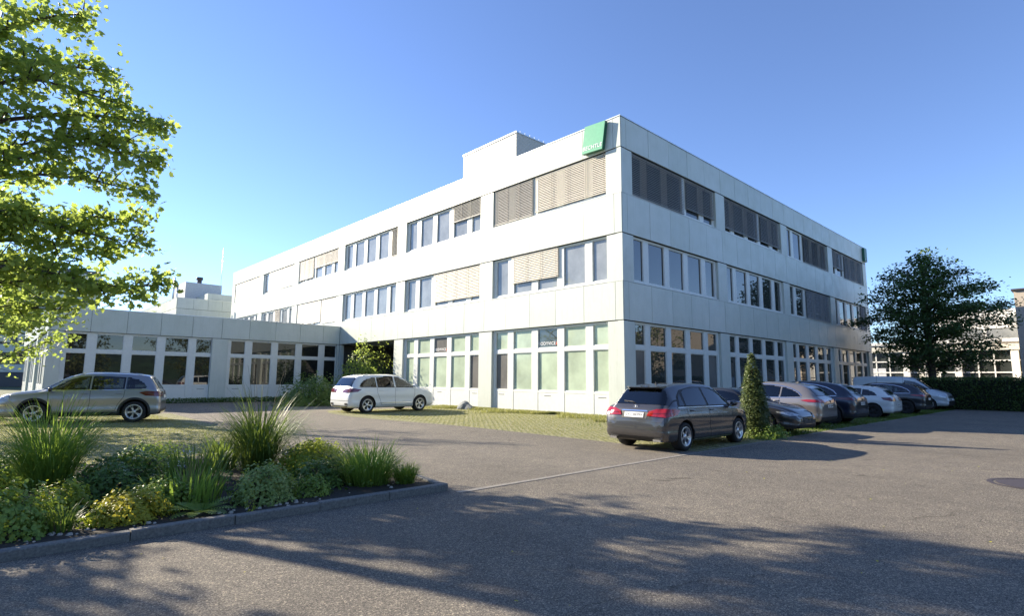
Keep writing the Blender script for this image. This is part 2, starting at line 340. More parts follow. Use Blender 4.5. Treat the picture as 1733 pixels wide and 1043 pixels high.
def bay(fc, u0, fl, glass, blinds=(), sc=1.0, flip=False, glasses=None, letter=None, z=None, panes=None, open_pane=None):
    z0, z1 = z or FL[fl]; off = panes or PANES; W_ = BW*sc
    D0, D1, G = 0.15, 0.27, 0.225
    fr = MB()
    edges = [0.0]+[e*sc for p in off for e in p]+[W_]
    ps = [(a*sc, b*sc) for a, b in off]
    ground = fl == 0
    gl = MB()
    rows = [(1.13, 3.05), (3.25, z1-0.08)] if ground else [(z0+0.17, z1-0.07)]
    # head and sill
    fc.box(fr, u0, u0+W_, D0+0.003, D1, z1-0.08, z1)
    if ground:
        fc.box(fr, u0, u0+W_, D0+0.003, D1-0.003, 3.05, 3.25); fc.box(fr, u0, u0+W_, D0+0.003, D1-0.003, 1.03, 1.13)
        fc.box(fr, u0, u0+W_, D0+0.001, D1-0.004, 0.0, 0.05, 0)
    else:
        fc.box(fr, u0, u0+W_, D0-0.005, D1, z0, z0+0.17); fc.box(fr, u0, u0+W_, 0.01, D0-0.006, z0+0.02, z0+0.05)
    prev = 0.0
    segs = []
    for a, b in ps: segs.append((prev, a)); prev = b
    segs.append((prev, W_))
    for a, b in segs:
        if b-a > 0.01: fc.box(fr, u0+a, u0+b, D0, D1+0.002, z0 if ground else z0+0.17, z1-0.08)
    for k, (a, b) in enumerate(ps):
        for r, (q0, q1) in enumerate(rows):
            gm = 0
            if glasses: gm = glasses[r][k]
            t1, t2 = random.uniform(-0.004, 0.004), random.uniform(-0.004, 0.004)
            gl.add([fc.P(u0+a-0.01, G+t1, q0-0.01), fc.P(u0+b+0.01, G-t1, q0-0.01), fc.P(u0+b+0.01, G-t1+t2, q1+0.01), fc.P(u0+a-0.01, G+t1+t2, q1+0.01)], [(0,1,2,3)], gm)
            # thin sash bead around each pane
            for (e0, e1, h0, h1) in ((a, a+0.035, q0, q1), (b-0.035, b, q0, q1), (a+0.036, b-0.036, q0, q0+0.035), (a+0.036, b-0.036, q1-0.035, q1)):
                fc.box(fr, u0+e0, u0+e1, D0+0.03, G-0.012, h0, h1)
        if ground:
            fc.box(fr, u0+a+0.008, u0+b-0.008, D0+0.012, D1-0.01, 0.06, 1.02)
            if k in (0, 2, 4):
                fc.box(fr, u0+(a+b)/2-0.22, u0+(a+b)/2+0.22, D0+0.004, D0+0.02, 0.86, 0.885, 1)
    if ground: fc.box(fr, u0+0.01, u0+W_-0.01, D0+0.075, D1-0.03, 0.04, 1.05, 0)
    win = fr.build('window', [M['frame'], M['joint']], fc.parent)
    gmats = glass if isinstance(glass, (list, tuple)) else [glass]
    gl.build('glass', [M[q] for q in gmats], win)
    for (k0, k1, frac, tilt, mt) in blinds:
        bm_ = MB(); ua = u0+ps[k0][0]-0.12; ub = u0+ps[k1][1]+0.12
        ua = max(ua, u0+0.02); ub = min(ub, u0+W_-0.02)
        add_slats(fc, bm_, ua, ub, z1-0.005, z1-(z1-z0-0.08)*frac, R(tilt), mt)
        bm_.build('blind', [M[mt], M['wire']], win)
    return win
main = empty('office_building', (0, 0, 0))
tag(main, 'large three storey white panelled office building with ribbon windows and outside blinds', 'office building')
fL = Facade(lambda u, d, z: (d, u, z), main)
fR = Facade(lambda u, d, z: (u, d, z), main)
XR, YL = 37.25, 54.9
bL = [0.0, 0.42]+[0.42+1.806*k for k in range(1, 31)]; bL = [b for b in bL if b < YL-0.3]+[YL]
bR = [0.055, 0.44]+[0.44+1.825*k for k in range(1, 30)]; bR = [b for b in bR if b < XR-0.3]+[XR]
LV = [(4.30, 6.05, 'spandrel_panels'), (8.26, 10.12, 'spandrel_panels'), (12.28, 13.74, 'parapet_panels')]
facade_bands(fL, bL, LV); facade_bands(fR, bR, LV)
# inner core: dark walls behind the glass, roof slab
mb = MB()
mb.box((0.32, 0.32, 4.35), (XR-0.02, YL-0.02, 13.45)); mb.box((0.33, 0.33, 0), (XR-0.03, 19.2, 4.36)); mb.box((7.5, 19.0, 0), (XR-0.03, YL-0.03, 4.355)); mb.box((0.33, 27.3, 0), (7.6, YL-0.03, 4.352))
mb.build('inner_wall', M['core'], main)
mb = MB(); mb.box((0.06, 0.06, 13.451), (XR-0.05, YL-0.05, 13.55)); mb.build('roof', M['roof'], main)
mb = MB()
mb.box((-0.02, -0.02, 13.755), (0.36, YL+0.02, 13.80)); mb.box((0.361, -0.02, 13.755), (XR+0.02, 0.36, 13.80))
mb.box((-0.005, -0.005, 13.735), (0.30, YL, 13.754), 1); mb.box((0.301, -0.005, 13.735), (XR, 0.30, 13.754), 1)
mb.build('roof_coping', [M['coping'], M['joint']], main)
# back and side walls (outside the view)
mb = MB(); mb.box((XR-0.019, 0.31, 0), (XR, YL, 13.73)); mb.box((0.31, YL-0.019, 0), (XR-0.02, YL, 13.73)); mb.build('rear_wall', M['pier'], main)
# soffit over the open undercroft
mb = MB(); mb.box((0.06, 19.0, 4.30), (7.5, 27.2, 4.348)); mb.build('soffit', M['pier'], main)
# piers
def piers(fc, list_u):
    for (a, b, levels) in list_u:
        for z0, z1 in levels:
            mb = MB()
            fc.box(mb, a, b, 0.012, 0.31, z0+0.010, z1-0.030, 0)
            fc.box(mb, a+0.01, b-0.01, 0.03, 0.30, z0, z1, 1)
            mb.build('pier', [M['pier'], M['joint']], fc.parent)
ALL = [(0, 4.30), (6.05, 8.26), (10.12, 12.28)]
bs = [0.86+MOD*k for k in range(6)]
pl = [(0.0, 0.86, ALL)]
for k in range(5): pl.append((bs[k]+BW, bs[k+1], ALL))
pl.append((bs[5]+BW, YL, ALL)); piers(fL, pl)
MODR = 9.12; bsr = [0.88+MODR*k for k in range(4)]; SR = 1.018
pr = [(0.32, 0.88, ALL)]
for k in range(3): pr.append((bsr[k]+BW*SR, bsr[k+1], ALL))
pr.append((bsr[3]+BW*SR, XR, ALL)); piers(fR, pr)
# first pier of the right face starts right at the corner
for z0, z1 in ALL:
    mb = MB(); mb.box((0.014, 0.013, z0+0.012), (0.32, 0.30, z1-0.012)); mb.build('corner_pier', M['pier'], main)
cl, op, dk = 60, 58, 60
GG = ['glass_green', 'glass_brown', 'glass']
# left face, ground floor
bay(fL, bs[0], 0, GG, glasses=[[0,0,0,0,1], [0,0,2,0,0]])
bay(fL, bs[1], 0, GG, glasses=[[1,0,0,0,0], [0,0,1,0,0]])
for k in (3, 4, 5): bay(fL, bs[k], 0, 'glass')
# left face, first floor
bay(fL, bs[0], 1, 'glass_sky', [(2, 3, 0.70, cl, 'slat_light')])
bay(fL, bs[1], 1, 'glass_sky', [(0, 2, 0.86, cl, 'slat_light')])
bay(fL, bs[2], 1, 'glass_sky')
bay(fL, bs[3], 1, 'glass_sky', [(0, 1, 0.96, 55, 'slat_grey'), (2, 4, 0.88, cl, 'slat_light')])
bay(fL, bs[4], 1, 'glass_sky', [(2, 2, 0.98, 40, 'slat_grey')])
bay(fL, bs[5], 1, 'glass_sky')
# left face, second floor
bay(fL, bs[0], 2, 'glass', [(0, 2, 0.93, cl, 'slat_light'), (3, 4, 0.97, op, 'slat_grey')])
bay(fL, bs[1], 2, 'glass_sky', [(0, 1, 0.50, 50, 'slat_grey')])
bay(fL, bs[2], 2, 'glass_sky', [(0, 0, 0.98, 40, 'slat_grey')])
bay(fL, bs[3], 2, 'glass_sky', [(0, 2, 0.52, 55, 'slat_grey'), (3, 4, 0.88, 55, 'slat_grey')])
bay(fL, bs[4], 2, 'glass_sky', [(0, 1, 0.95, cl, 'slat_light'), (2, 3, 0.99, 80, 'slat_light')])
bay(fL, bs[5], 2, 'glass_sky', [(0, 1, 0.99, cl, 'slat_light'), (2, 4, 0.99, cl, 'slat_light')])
# right face
GR = ['glass', 'glass_brown']
bay(fR, bsr[0], 0, GR, sc=SR, glasses=[[1,0,0,0,1], [0,0,0,0,0]])
bay(fR, bsr[1], 0, GR, sc=SR, glasses=[[0,0,0,0,0], [0,0,0,0,0]])
bay(fR, bsr[2], 0, GR, sc=SR); bay(fR, bsr[3], 0, GR, sc=SR)
bay(fR, bsr[0], 1, 'glass', sc=SR); bay(fR, bsr[1], 1, 'glass', sc=SR)
bay(fR, bsr[2], 1, 'glass', [(2, 4, 0.97, dk, 'slat_dark')], sc=SR)
bay(fR, bsr[3], 1, 'glass', [(4, 4, 0.97, dk, 'slat_dark')], sc=SR)
bay(fR, bsr[0], 2, 'glass', [(0, 2, 0.97, op, 'slat_dark'), (3, 4, 0.80, op, 'slat_dark')], sc=SR)
bay(fR, bsr[1], 2, 'glass', [(0, 2, 0.88, op, 'slat_dark'), (3, 4, 0.86, op, 'slat_dark')], sc=SR)
bay(fR, bsr[2], 2, 'glass', [(2, 4, 0.97, 50, 'slat_dark')], sc=SR)
bay(fR, bsr[3], 2, 'glass', [(0, 1, 0.70, dk, 'slat_dark'), (2, 4, 0.97, dk, 'slat_dark')], sc=SR)
# rooftop plant room with horizontal ribbed cladding
mb = MB(); px0, px1, py0, py1 = 4.0, 10.5, 11.12, 16.75
mb.box((px0+0.02, py0+0.02, 13.551), (px1-0.02, py1-0.02, 17.9))
z = 13.6
while z < 17.9:
    mb.box((px0, py0, z), (px1, py1, min(z+0.07, 17.9))); z += 0.10
mb.build('plant_room', simple('ribbed_cladding', (0.50, 0.50, 0.46), 0.5), main)
mb = MB(); mb.box((px0-0.05, py0-0.05, 17.901), (px1+0.05, py1+0.05, 18.0))
x = px0+0.3
while x < px1: mb.box((x, py0-0.04, 18.0), (x+0.03, py0, 18.06)); x += 0.45
mb.build('plant_room_roof_edge', M['coping'], main)
# lettering helper
def text_mesh(name, s, size, mat, M4, parent, ext=0.006):
    cu = bpy.data.curves.new(name, 'FONT'); cu.body = s; cu.size = size; cu.extrude = ext; cu.align_x = 'CENTER'; cu.align_y = 'CENTER'
    cu.resolution_u = 3; cu.space_character = 1.05
    t = bpy.data.objects.new('tmp', cu); COL.objects.link(t)
    dg = bpy.context.evaluated_depsgraph_get(); me = bpy.data.meshes.new_from_object(t.evaluated_get(dg))
    bpy.data.objects.remove(t); bpy.data.curves.remove(cu); me.name = name
    me.materials.clear(); me.materials.append(mat); me.transform(M4)
    o = bpy.data.objects.new(name, me); COL.objects.link(o); o.parent = parent; return o
def frame_m(origin, xdir, zdir):
    x = Vector(xdir).normalized(); y = Vector(zdir).normalized(); n = x.cross(y)
    m = Matrix((x, y, n)).transposed().to_4x4(); m.translation = origin; return m
# green square sign on the left face, top corner
sg = empty('company_sign', (-0.03, 1.38, 13.05))
tag(sg, 'large square green sign with white lettering on the roof edge beside the building corner', 'sign')
def sgq(hw, hh, x0, x1, mb, mi):
    pts = [(a-0.15*b, b+0.05*a) for (a, b) in ((-hw, -hh), (hw, -hh), (hw, hh), (-hw, hh))]
    vs = [(x0, p[0], p[1]) for p in pts]+[(x1, p[0], p[1]) for p in pts]
    mb.add(vs, [(0,1,2,3),(7,6,5,4),(0,4,5,1),(1,5,6,2),(2,6,7,3),(3,7,4,0)], mi)
mb = MB(); sgq(0.60, 0.66, -0.185, 0.0, mb, 0); mb.build('sign_box', M['sign_shaded'], sg)
mb = MB(); sgq(0.60, 0.66, -0.20, -0.186, mb, 0); mb.build('sign_face', M['sign_green'], sg)
text_mesh('lettering', 'BECHTLE', 0.27, M['white'], frame_m((-0.204, 0.06, -0.44), (0, -1, -0.05), (0, -0.15, 1)), sg)
sg2 = empty('company_sign', (36.95, -0.03, 13.05))
tag(sg2, 'small looking green sign at the far right end of the roof edge', 'sign')
mb = MB(); mb.box((-0.6, -0.18, -0.62), (0.12, 0.0, 0.60)); mb.build('sign_box', M['sign_shaded'], sg2)
text_mesh('lettering', 'BECHTLE', 0.14, M['white'], frame_m((-0.24, -0.184, -0.42), (1, 0, 0), (0, 0, 1)), sg2)
# lettering on two upper ground floor panes
for u, nm in ((bs[0]+3.85, 0), (bs[1]+3.85, 1)):
    t = text_mesh('window_lettering', 'BODYVICE', 0.235, M['white'], frame_m((0.205, u+0.08, 3.46), (0, -1, 0), (0, 0, 1)), main, 0.002)
    mb = MB()
    for q in range(3): mb.add([(0.206, u-0.50-0.04*q, 3.36+0.05*q), (0.206, u-0.60-0.02*q, 3.42+0.05*q), (0.206, u-0.54-0.03*q, 3.50+0.05*q)], [(0,1,2)])
    mb.build('window_emblem', M['red'], main)
# ---------------------------------------------------------------- front low wing
wing = empty('low_wing_building', (-9, 27, 0))
tag(wing, 'single storey white panelled wing projecting from the office building', 'building')
def W_(p): return (p[0]+9, p[1]-27, p[2])
YW, XW = 27.0, -17.75
fW = Facade(lambda u, d, z: W_((-u, YW+d, z)), wing)          # u measured from the main building outwards
fS = Facade(lambda u, d, z: W_((XW+d, YW+u, z)), wing)
bW = [0.02]+[1.37+1.806*k for k in range(0, 9)]+[-XW-0.055]
facade_bands(fW, bW, [(4.28, 5.68, 'fascia_panels')])
bS = [0.0]+[0.45+1.806*k for k in range(0, 15)]+[YL-YW]
facade_bands(fS, bS, [(4.28, 5.68, 'fascia_panels')])
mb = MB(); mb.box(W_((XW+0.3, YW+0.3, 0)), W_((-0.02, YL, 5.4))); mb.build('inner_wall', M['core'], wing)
mb = MB(); mb.box(W_((XW-0.02, YW-0.02, 5.695)), W_((-0.001, YW+0.3, 5.73))); mb.box(W_((XW-0.02, YW+0.301, 5.695)), W_((XW+0.3, YL, 5.73)))
mb.box(W_((XW+0.3, YW+0.3, 5.45)), W_((0, YL, 5.5))); mb.build('roof', M['coping'], wing)
def wing_bay(fc, u0, n5=PANES):
    return bay(fc, u0, 0, 'glass_wing', z=(0, 4.28))
wing_bay(fW, 0.20); wing_bay(fW, 9.14)
for a, b in ((0.02, 0.20), (0.20+BW, 9.14), (9.14+BW, -XW)):
    mb = MB(); fW.box(mb, a, b, 0.012, 0.31, 0, 4.27); mb.build('pier', M['pier'], wing)
for k in range(3):
    u = 0.75+9.05*k; wing_bay(fS, u)
    mb = MB(); fS.box(mb, (u-1.1 if k else 0.32), u, 0.012, 0.31, 0, 4.27); mb.build('pier', M['pier'], wing)
# ---------------------------------------------------------------- rear higher wing
rear = empty('rear_wing_building', (-2, 64, 0))
tag(rear, 'rear white wing with stepped roof seen above the low wing left of the office building', 'building')
def Q_(p): return (p[0]+2, p[1]-64, p[2])
fQ = Facade(lambda u, d, z: Q_((-u, 60.5+d, z)), rear)
fQs = Facade(lambda u, d, z: Q_((-4.4+d, 60.5+u, z)), rear)
facade_bands(fQ, [-6.0, -4.2, -2.4, -0.6, 1.0, 2.6, 4.345], [(9.75, 11.03, 'parapet_panels')])
facade_bands(fQs, [0, 1.8, 3.6, 5.4, 7.2, 9, 12, 15, 18, 21, 24, 27], [(9.75, 11.03, 'parapet_panels')])
mb = MB(); mb.box(Q_((-4.38, 60.52, 0)), Q_((10, 88, 9.745))); mb.build('wall', M['pier'], rear)
mb = MB(); mb.box(Q_((-4.0, 60.9, 9.7)), Q_((10, 88, 10.3))); mb.build('roof', M['roof'], rear)
mb = MB(); mb.box(Q_((-4.42, 60.46, 11.031)), Q_((10, 60.7, 11.07))); mb.box(Q_((-4.42, 60.701, 11.031)), Q_((-4.1, 87, 11.07))); mb.build('roof_coping', M['coping'], rear)
mb = MB(); mb.box(Q_((-1.0, 61.0, 10.3)), Q_((8, 66, 11.95))); mb.build('stair_head', M['panel'], rear)
mb = MB(); mb.box(Q_((-2.4, 66, 10.3)), Q_((1.9, 72, 13.85))); mb.build('plant_room', simple('grey_cladding', (0.45, 0.47, 0.47), 0.5), rear)
mb = MB(); mb.tube([Q_((-0.6, 67, 13.8)), Q_((-0.6, 67, 14.6))], 0.28, 10); mb.tube([Q_((-0.6, 67, 14.4)), Q_((-0.6, 67, 14.75))], 0.4, 10); mb.build('roof_vent', M['iron'], rear)
for x_, h_, r_ in ((-4.1, 13.9, 0.12), (-3.7, 13.2, 0.09), (1.2, 18.5, 0.035)):
    mb = MB(); mb.tube([Q_((x_, 64, 10.3)), Q_((x_, 64, h_))], r_, 8); mb.build('roof_pipe', M['coping'], rear)
# ---------------------------------------------------------------- distant tower block behind the left tree
tw = empty('tower_block', (-14, 108, 0))
tag(tw, 'dark banded tower block far behind the leaves above the low wing', 'building')
mb = MB(); mb.box((-14, -8, 0), (6.5, 6, 19)); mb.build('wall', simple('tower_dark', (0.07, 0.075, 0.08), 0.5), tw)
for k in range(6):
    mb = MB(); mb.box((-14.12, -8.12, 2.2+3.0*k), (6.62, 6, 3.4+3.0*k)); mb.build('balcony_band', M['panel'], tw)
for k in range(5):
    mb = MB()
    for j in range(10): mb.box((-13+2*j, -8.06, 3.6+3.0*k), (-11.8+2*j, -8, 5.0+3.0*k))
    mb.build('window', M['glass'], tw)
# ---------------------------------------------------------------- right background building
bgb = empty('industrial_building', (48, -10, 0))
tag(bgb, 'low white industrial hall with glazed front behind the hedge', 'building')
fB = Facade(lambda u, d, z: (d, u+10, z), bgb)     # faces -x
def fb(nm, mat, *boxes):
    mb = MB()
    for (y0, y1, d0, d1, z0, z1) in boxes: fB.box(mb, y0, y1, d0, d1, z0, z1)
    return mb.build(nm, mat, bgb)
cream = simple('cream_fascia', (0.66, 0.64, 0.57), 0.6); whitew = simple('white_render', (0.78, 0.78, 0.76), 0.7)
fb('wall', M['core'], (-40, 14, 0.5, 12, 0, 4.6))
fb('fascia', cream, (-40, 14, -0.2, 0.6, 4.72, 5.45)); fb('fascia_edge', whitew, (-40, 14, -0.35, 0.6, 5.451, 5.72))
fb('upper_wall', whitew, (-40, -2.5, 2.0, 9, 5.6, 5.9), (-40, -2.5, 2.0, 9, 6.9, 8.7))
for k in range(10):
    y_ = -39.5+3.7*k
    fb('upper_window', M['glass_sky'], (y_, y_+3.4, 2.08, 2.4, 5.9, 6.9)); fb('window_post', whitew, (y_+3.4, y_+3.7, 2.02, 2.3, 5.9, 6.9))
fb('small_window', M['glass_sky'], (-8.9, -8.1, 1.98, 2.1, 7.3, 8.0))
for k in range(12):
    y_ = 12.2-4.15*k
    fb('column', whitew, (y_-0.28, y_+0.28, -0.1, 0.4, 0, 4.72))
    b_ = fb('window', M['glass'], (y_-3.85, y_-0.3, 0.25, 0.3, 0.3, 4.7))
    mbx = MB()
    for zz in (0.3, 1.4, 2.6, 3.7): fB.box(mbx, y_-3.85, y_-0.3, 0.12, 0.24, zz, zz+0.12)
    for q in (1, 2): fB.box(mbx, y_-3.85+q*1.18-0.05, y_-3.85+q*1.18+0.05, 0.13, 0.235, 0.3, 4.7)
    mbx.build('frame', whitew, b_)
    if k % 3 != 1:
        c_ = fb('roller_door', [cream, whitew, simple('shutter_white', (0.6, 0.62, 0.66), 0.5)][k % 3], (y_-2.3-0.3*(k % 2), y_-1.0, 0.16, 0.23, 0.35, 3.1))
twr = empty('beige_tower_building', (42, -16, 0))
tag(twr, 'tall beige block with dark roof edge beside the industrial hall', 'building')
mb = MB(); mb.box((0, -9, 0), (8, 6.6, 9.35)); mb.build('wall', simple('beige_render', (0.52, 0.45, 0.36), 0.8), twr)
mb = MB(); mb.box((-0.15, -9.1, 9.351), (8, 6.75, 9.50)); mb.build('roof_edge', M['iron'], twr)
mb = MB(); mb.box((-0.02, -6, 3), (0.05, -4, 5)); mb.build('window', M['glass'], twr)
# low dark railing behind the vans
rl = MB()
for z in (1.75, 2.0): rl.box((38, -14, z), (38.06, 8, z+0.07))
for k in range(12): rl.box((38, -14+2*k, 0), (38.06, -13.94+2*k, 2.0))
tag(rl.build('railing', M['iron']), 'low dark metal railing in front of the industrial hall', 'railing')
# far wooded hill, extended unseen all round to darken window reflections
hv, hf = [], []
nx = 180
for i in range(nx+1):
    a = R(360*i/nx); rr = 420
    cx_, cy_ = rr*math.cos(R(15)+a), rr*math.sin(R(15)+a)
    hh = 25+7*math.sin(R(360*i/nx)*9)+4*math.sin(R(360*i/nx)*23+1)
    for q, (dr, f_) in enumerate(((0, 0), (25, 0.6), (60, 1.0), (120, 0.0))):
        hv.append((cx_*(1+dr/rr), cy_*(1+dr/rr), hh*f_-1))
for i in range(nx):
    for q in range(3): hf.append((i*4+q, (i+1)*4+q, (i+1)*4+q+1, i*4+q+1))
mb = MB(); mb.add(hv, hf, 0, True); tag(mb.build('hill', simple('hill_woods', (0.03, 0.06, 0.03), 0.95, var=0.5, vscale=0.2)), kind='structure')
# ================================================================== CARS
def paint(name, col, metal=0.0, rough=0.35, flake=0.0):
    m, nt, b = newmat(name); setp(b, col, rough, metal, coat=1.0, coatr=0.04)
    n = noise(nt, coords(nt), 3.0, 5, 0.6)          # road dust, lower down
    tc = nt.nodes.new('ShaderNodeTexCoord'); sx = nt.nodes.new('ShaderNodeSeparateXYZ'); nt.links.new(tc.outputs['Object'], sx.inputs[0])
    dz = ramp(nt, math_n(nt, 'ADD', sx.outputs['Z'], math_n(nt, 'MULTIPLY', n, 0.4)), [(0.35, 0.30), (0.75, 0.0)])
    c = mixc(nt, dz, col, (0.16, 0.14, 0.12))
    ge = nt.nodes.new('ShaderNodeNewGeometry'); c = mixc(nt, ge.outputs['Backfacing'], c, (0.03, 0.03, 0.032)); nt.links.new(c, b.inputs['Base Color'])
    return m
PT = {
 'gunmetal': paint('metallic_gunmetal_paint', (0.075, 0.073, 0.076), 0.55, 0.26),
 'white': paint('white_car_paint', (0.72, 0.74, 0.72)),
 'silver': paint('silver_car_paint', (0.34, 0.35, 0.37), 0.7, 0.30),
 'black': paint('black_car_paint', (0.012, 0.014, 0.02)),
 'taupe': paint('taupe_car_paint', (0.26, 0.24, 0.23), 0.6, 0.32),
 'navy': paint('navy_car_paint', (0.010, 0.016, 0.035), 0.2),
 'van': paint('silver_blue_van_paint', (0.55, 0.60, 0.64), 0.2),
}
def car_glass():
    m, nt, b = newmat('car_glass'); nt.nodes.remove(b); out = nt.nodes['Material Output']
    tr = nt.nodes.new('ShaderNodeBsdfTransparent'); tr.inputs[0].default_value = (0.36, 0.40, 0.38, 1)
    gl = nt.nodes.new('ShaderNodeBsdfGlossy'); gl.inputs['Roughness'].default_value = 0.01; gl.inputs[0].default_value = (0.95, 0.97, 1, 1)
    fr = nt.nodes.new('ShaderNodeFresnel'); fr.inputs[0].default_value = 1.75
    mx = nt.nodes.new('ShaderNodeMixShader'); nt.links.new(fr.outputs[0], mx.inputs[0]); nt.links.new(tr.outputs[0], mx.inputs[1]); nt.links.new(gl.outputs[0], mx.inputs[2]); nt.links.new(mx.outputs[0], out.inputs[0])
    return m
M['cglass'] = car_glass()
M['seatf'] = simple('seat_fabric', (0.055, 0.055, 0.06), 0.85, var=0.2)
M['trim'] = simple('black_plastic_trim', (0.018, 0.018, 0.019), 0.55, var=0.1)
M['arch'] = simple('wheel_well', (0.008, 0.008, 0.008), 0.95, var=0)
M['tyre'] = simple('tyre_rubber', (0.018, 0.018, 0.018), 0.85, var=0.2, vscale=30)
M['rim'] = simple('alloy_rim', (0.62, 0.63, 0.64), 0.28, 0.85, var=0.05)
M['rimdark'] = simple('dark_rim', (0.03, 0.03, 0.03), 0.6, 0.3)  # dark finish for spokes and the disc behind them
M['chrome'] = simple('chrome_trim', (0.80, 0.80, 0.80), 0.12, 1.0, var=0)
M['tail'] = simple('tail_lamp_red', (0.30, 0.008, 0.008), 0.10, coat=1.0, var=0.2, vscale=18)
M['taild'] = simple('tail_lamp_dark', (0.12, 0.006, 0.006), 0.10, coat=1.0, var=0.2, vscale=18)
M['head'] = simple('head_lamp', (0.45, 0.48, 0.50), 0.08, 0.5, var=0.3, vscale=18, coat=1.0)
M['plate'] = simple('number_plate', (0.80, 0.80, 0.78), 0.4, var=0)
M['ink'] = simple('plate_ink', (0.02, 0.02, 0.02), 0.5, var=0)
M['seat'] = simple('interior_dark', (0.03, 0.03, 0.03), 0.9)

def catmull(P, sub):
    P = np.asarray(P, float); n = len(P); out = []
    for i in range(n-1):
        p0 = P[i-1] if i else 2*P[0]-P[1]; p1, p2 = P[i], P[i+1]; p3 = P[i+2] if i+2 < n else 2*P[-1]-P[-2]
        for k in range(sub):
            t = k/sub
            a = 0.5*(2*p1+(p2-p0)*t+(2*p0-5*p1+4*p2-p3)*t*t+(3*p1-p0-3*p2+p3)*t**3)
            lo, hi = np.minimum(p1, p2), np.maximum(p1, p2)
            pad = 0.10*(hi-lo)
            out.append(np.clip(a, lo-pad, hi+pad))
    out.append(P[-1]); return np.array(out)
def car_body_mesh(st, sub=6):
    """st: stations [x, zb, zs, zt, w, wr] tail to nose"""
    Sx = catmull(st, sub); rings = []
    for x, zb, zs, zt, w_, wr in Sx:
        zs = min(zs, zt-0.03); zk = max(zs+0.012, zt-0.085); h = zs-zb
        P = [(0, zb), (w_*0.55, zb), (w_*0.86, zb+0.01), (w_*0.965, zb+0.07), (w_*0.995, zb+0.22*h+0.03), (w_*0.980, zb+0.42*h), (w_*1.0, zb+0.68*h), (w_*0.978, zb+0.86*h),
             (w_*0.945, zs), (w_*0.945+(wr-w_*0.945)*0.10, zs+(zk-zs)*0.12), (w_*0.945+(wr-w_*0.945)*0.52, zs+(zk-zs)*0.55), (wr, zk), (wr*0.90, zk+(zt-zk)*0.62), (wr*0.62, zk+(zt-zk)*0.90), (0, zt)]
        Q = catmull(P, 2); rings.append([(x, y, z) for y, z in Q])
    n = len(rings[0]); v = []; f = []
    for r in rings:
        full = r+[(x, -y, z) for x, y, z in r[-2:0:-1]]
        v += full
    m_ = 2*n-2; k = len(rings)
    for i in range(k-1):
        for j in range(m_): f.append((i*m_+j, i*m_+(j+1) % m_, (i+1)*m_+(j+1) % m_, (i+1)*m_+j))
    f.append(tuple(range(m_))[::-1]); f.append(tuple((k-1)*m_+j for j in range(m_)))
    return v, f
def lathe(mb, prof, cx, cy, cz, n=40, mi=0, axis='y', sgn=1):
    """prof: (radius, offset along +-y)"""
    vs = []; fs = []
    for r, o in prof:
        for k in range(n):
            a = 2*math.pi*k/n; vs.append((cx+r*math.cos(a), cy+sgn*o, cz+r*math.sin(a)))
    for i in range(len(prof)-1):
        for k in range(n): fs.append((i*n+k, i*n+(k+1) % n, (i+1)*n+(k+1) % n, (i+1)*n+k))
    mb.add(vs, fs, mi, True)
def wheel(par, x, y, r, sgn, spokes=5, twin=False, wid=0.22, steer=0, dark=False):
    wh = empty('wheel', (x, y, r)); wh.parent = par; wh.rotation_euler = (0, R(random.uniform(0, 70)), R(steer))
    mb = MB(); rr = r*0.69
    lathe(mb, [(rr, 0.02), (rr+0.012, 0.035), (r*0.86, 0.036), (r*0.96, 0.018), (r, -0.02), (r, -wid+0.04), (r*0.95, -wid), (rr, -wid)], 0, 0, 0, 44, 0, sgn=sgn)
    mb.build('tyre', M['tyre'], wh)
    mb = MB()
    lathe(mb, [(rr+0.004, 0.028), (rr-0.018, 0.034), (rr-0.034, 0.018), (rr-0.045, -0.04), (rr-0.05, -0.14)], 0, 0, 0, 40, 0, sgn=sgn)
    lathe(mb, [(rr-0.045, -0.07), (0.001, -0.07)], 0, 0, 0, 40, 1, sgn=sgn)
    lathe(mb, [(0.065, -0.02), (0.060, 0.012), (0.03, 0.020), (0.001, 0.021)], 0, 0, 0, 20, 0, sgn=sgn)
    for k in range(spokes):
        a0 = 2*math.pi*k/spokes
        for da in ((-0.13, 0.13) if twin else (0,)):
            hw = 0.018 if twin else 0.034
            vs = []
            for (rad, half, o, th) in ((0.045, hw*0.9, 0.0, 0.03), (rr*0.55, hw*0.85, -0.004, 0.025), (rr-0.02, hw*(1.0 if twin else 1.5), 0.016, 0.03)):
                a = a0+da*(rad/rr)*1.4
                ca, sa = math.cos(a), math.sin(a)
                for (s_, oo) in ((-1, o), (1, o), (1, o-th), (-1, o-th)):
                    vs.append((rad*ca-s_*half*sa, sgn*oo, rad*sa+s_*half*ca))
            fs = []
            for i in range(2):
                for j in range(4): fs.append((i*4+j, i*4+(j+1) % 4, (i+1)*4+(j+1) % 4, (i+1)*4+j))
            mb.add(vs, fs, 0)
    mb.build('rim', [M['rimdark'] if dark else M['rim'], M['rimdark']], wh)
    return wh
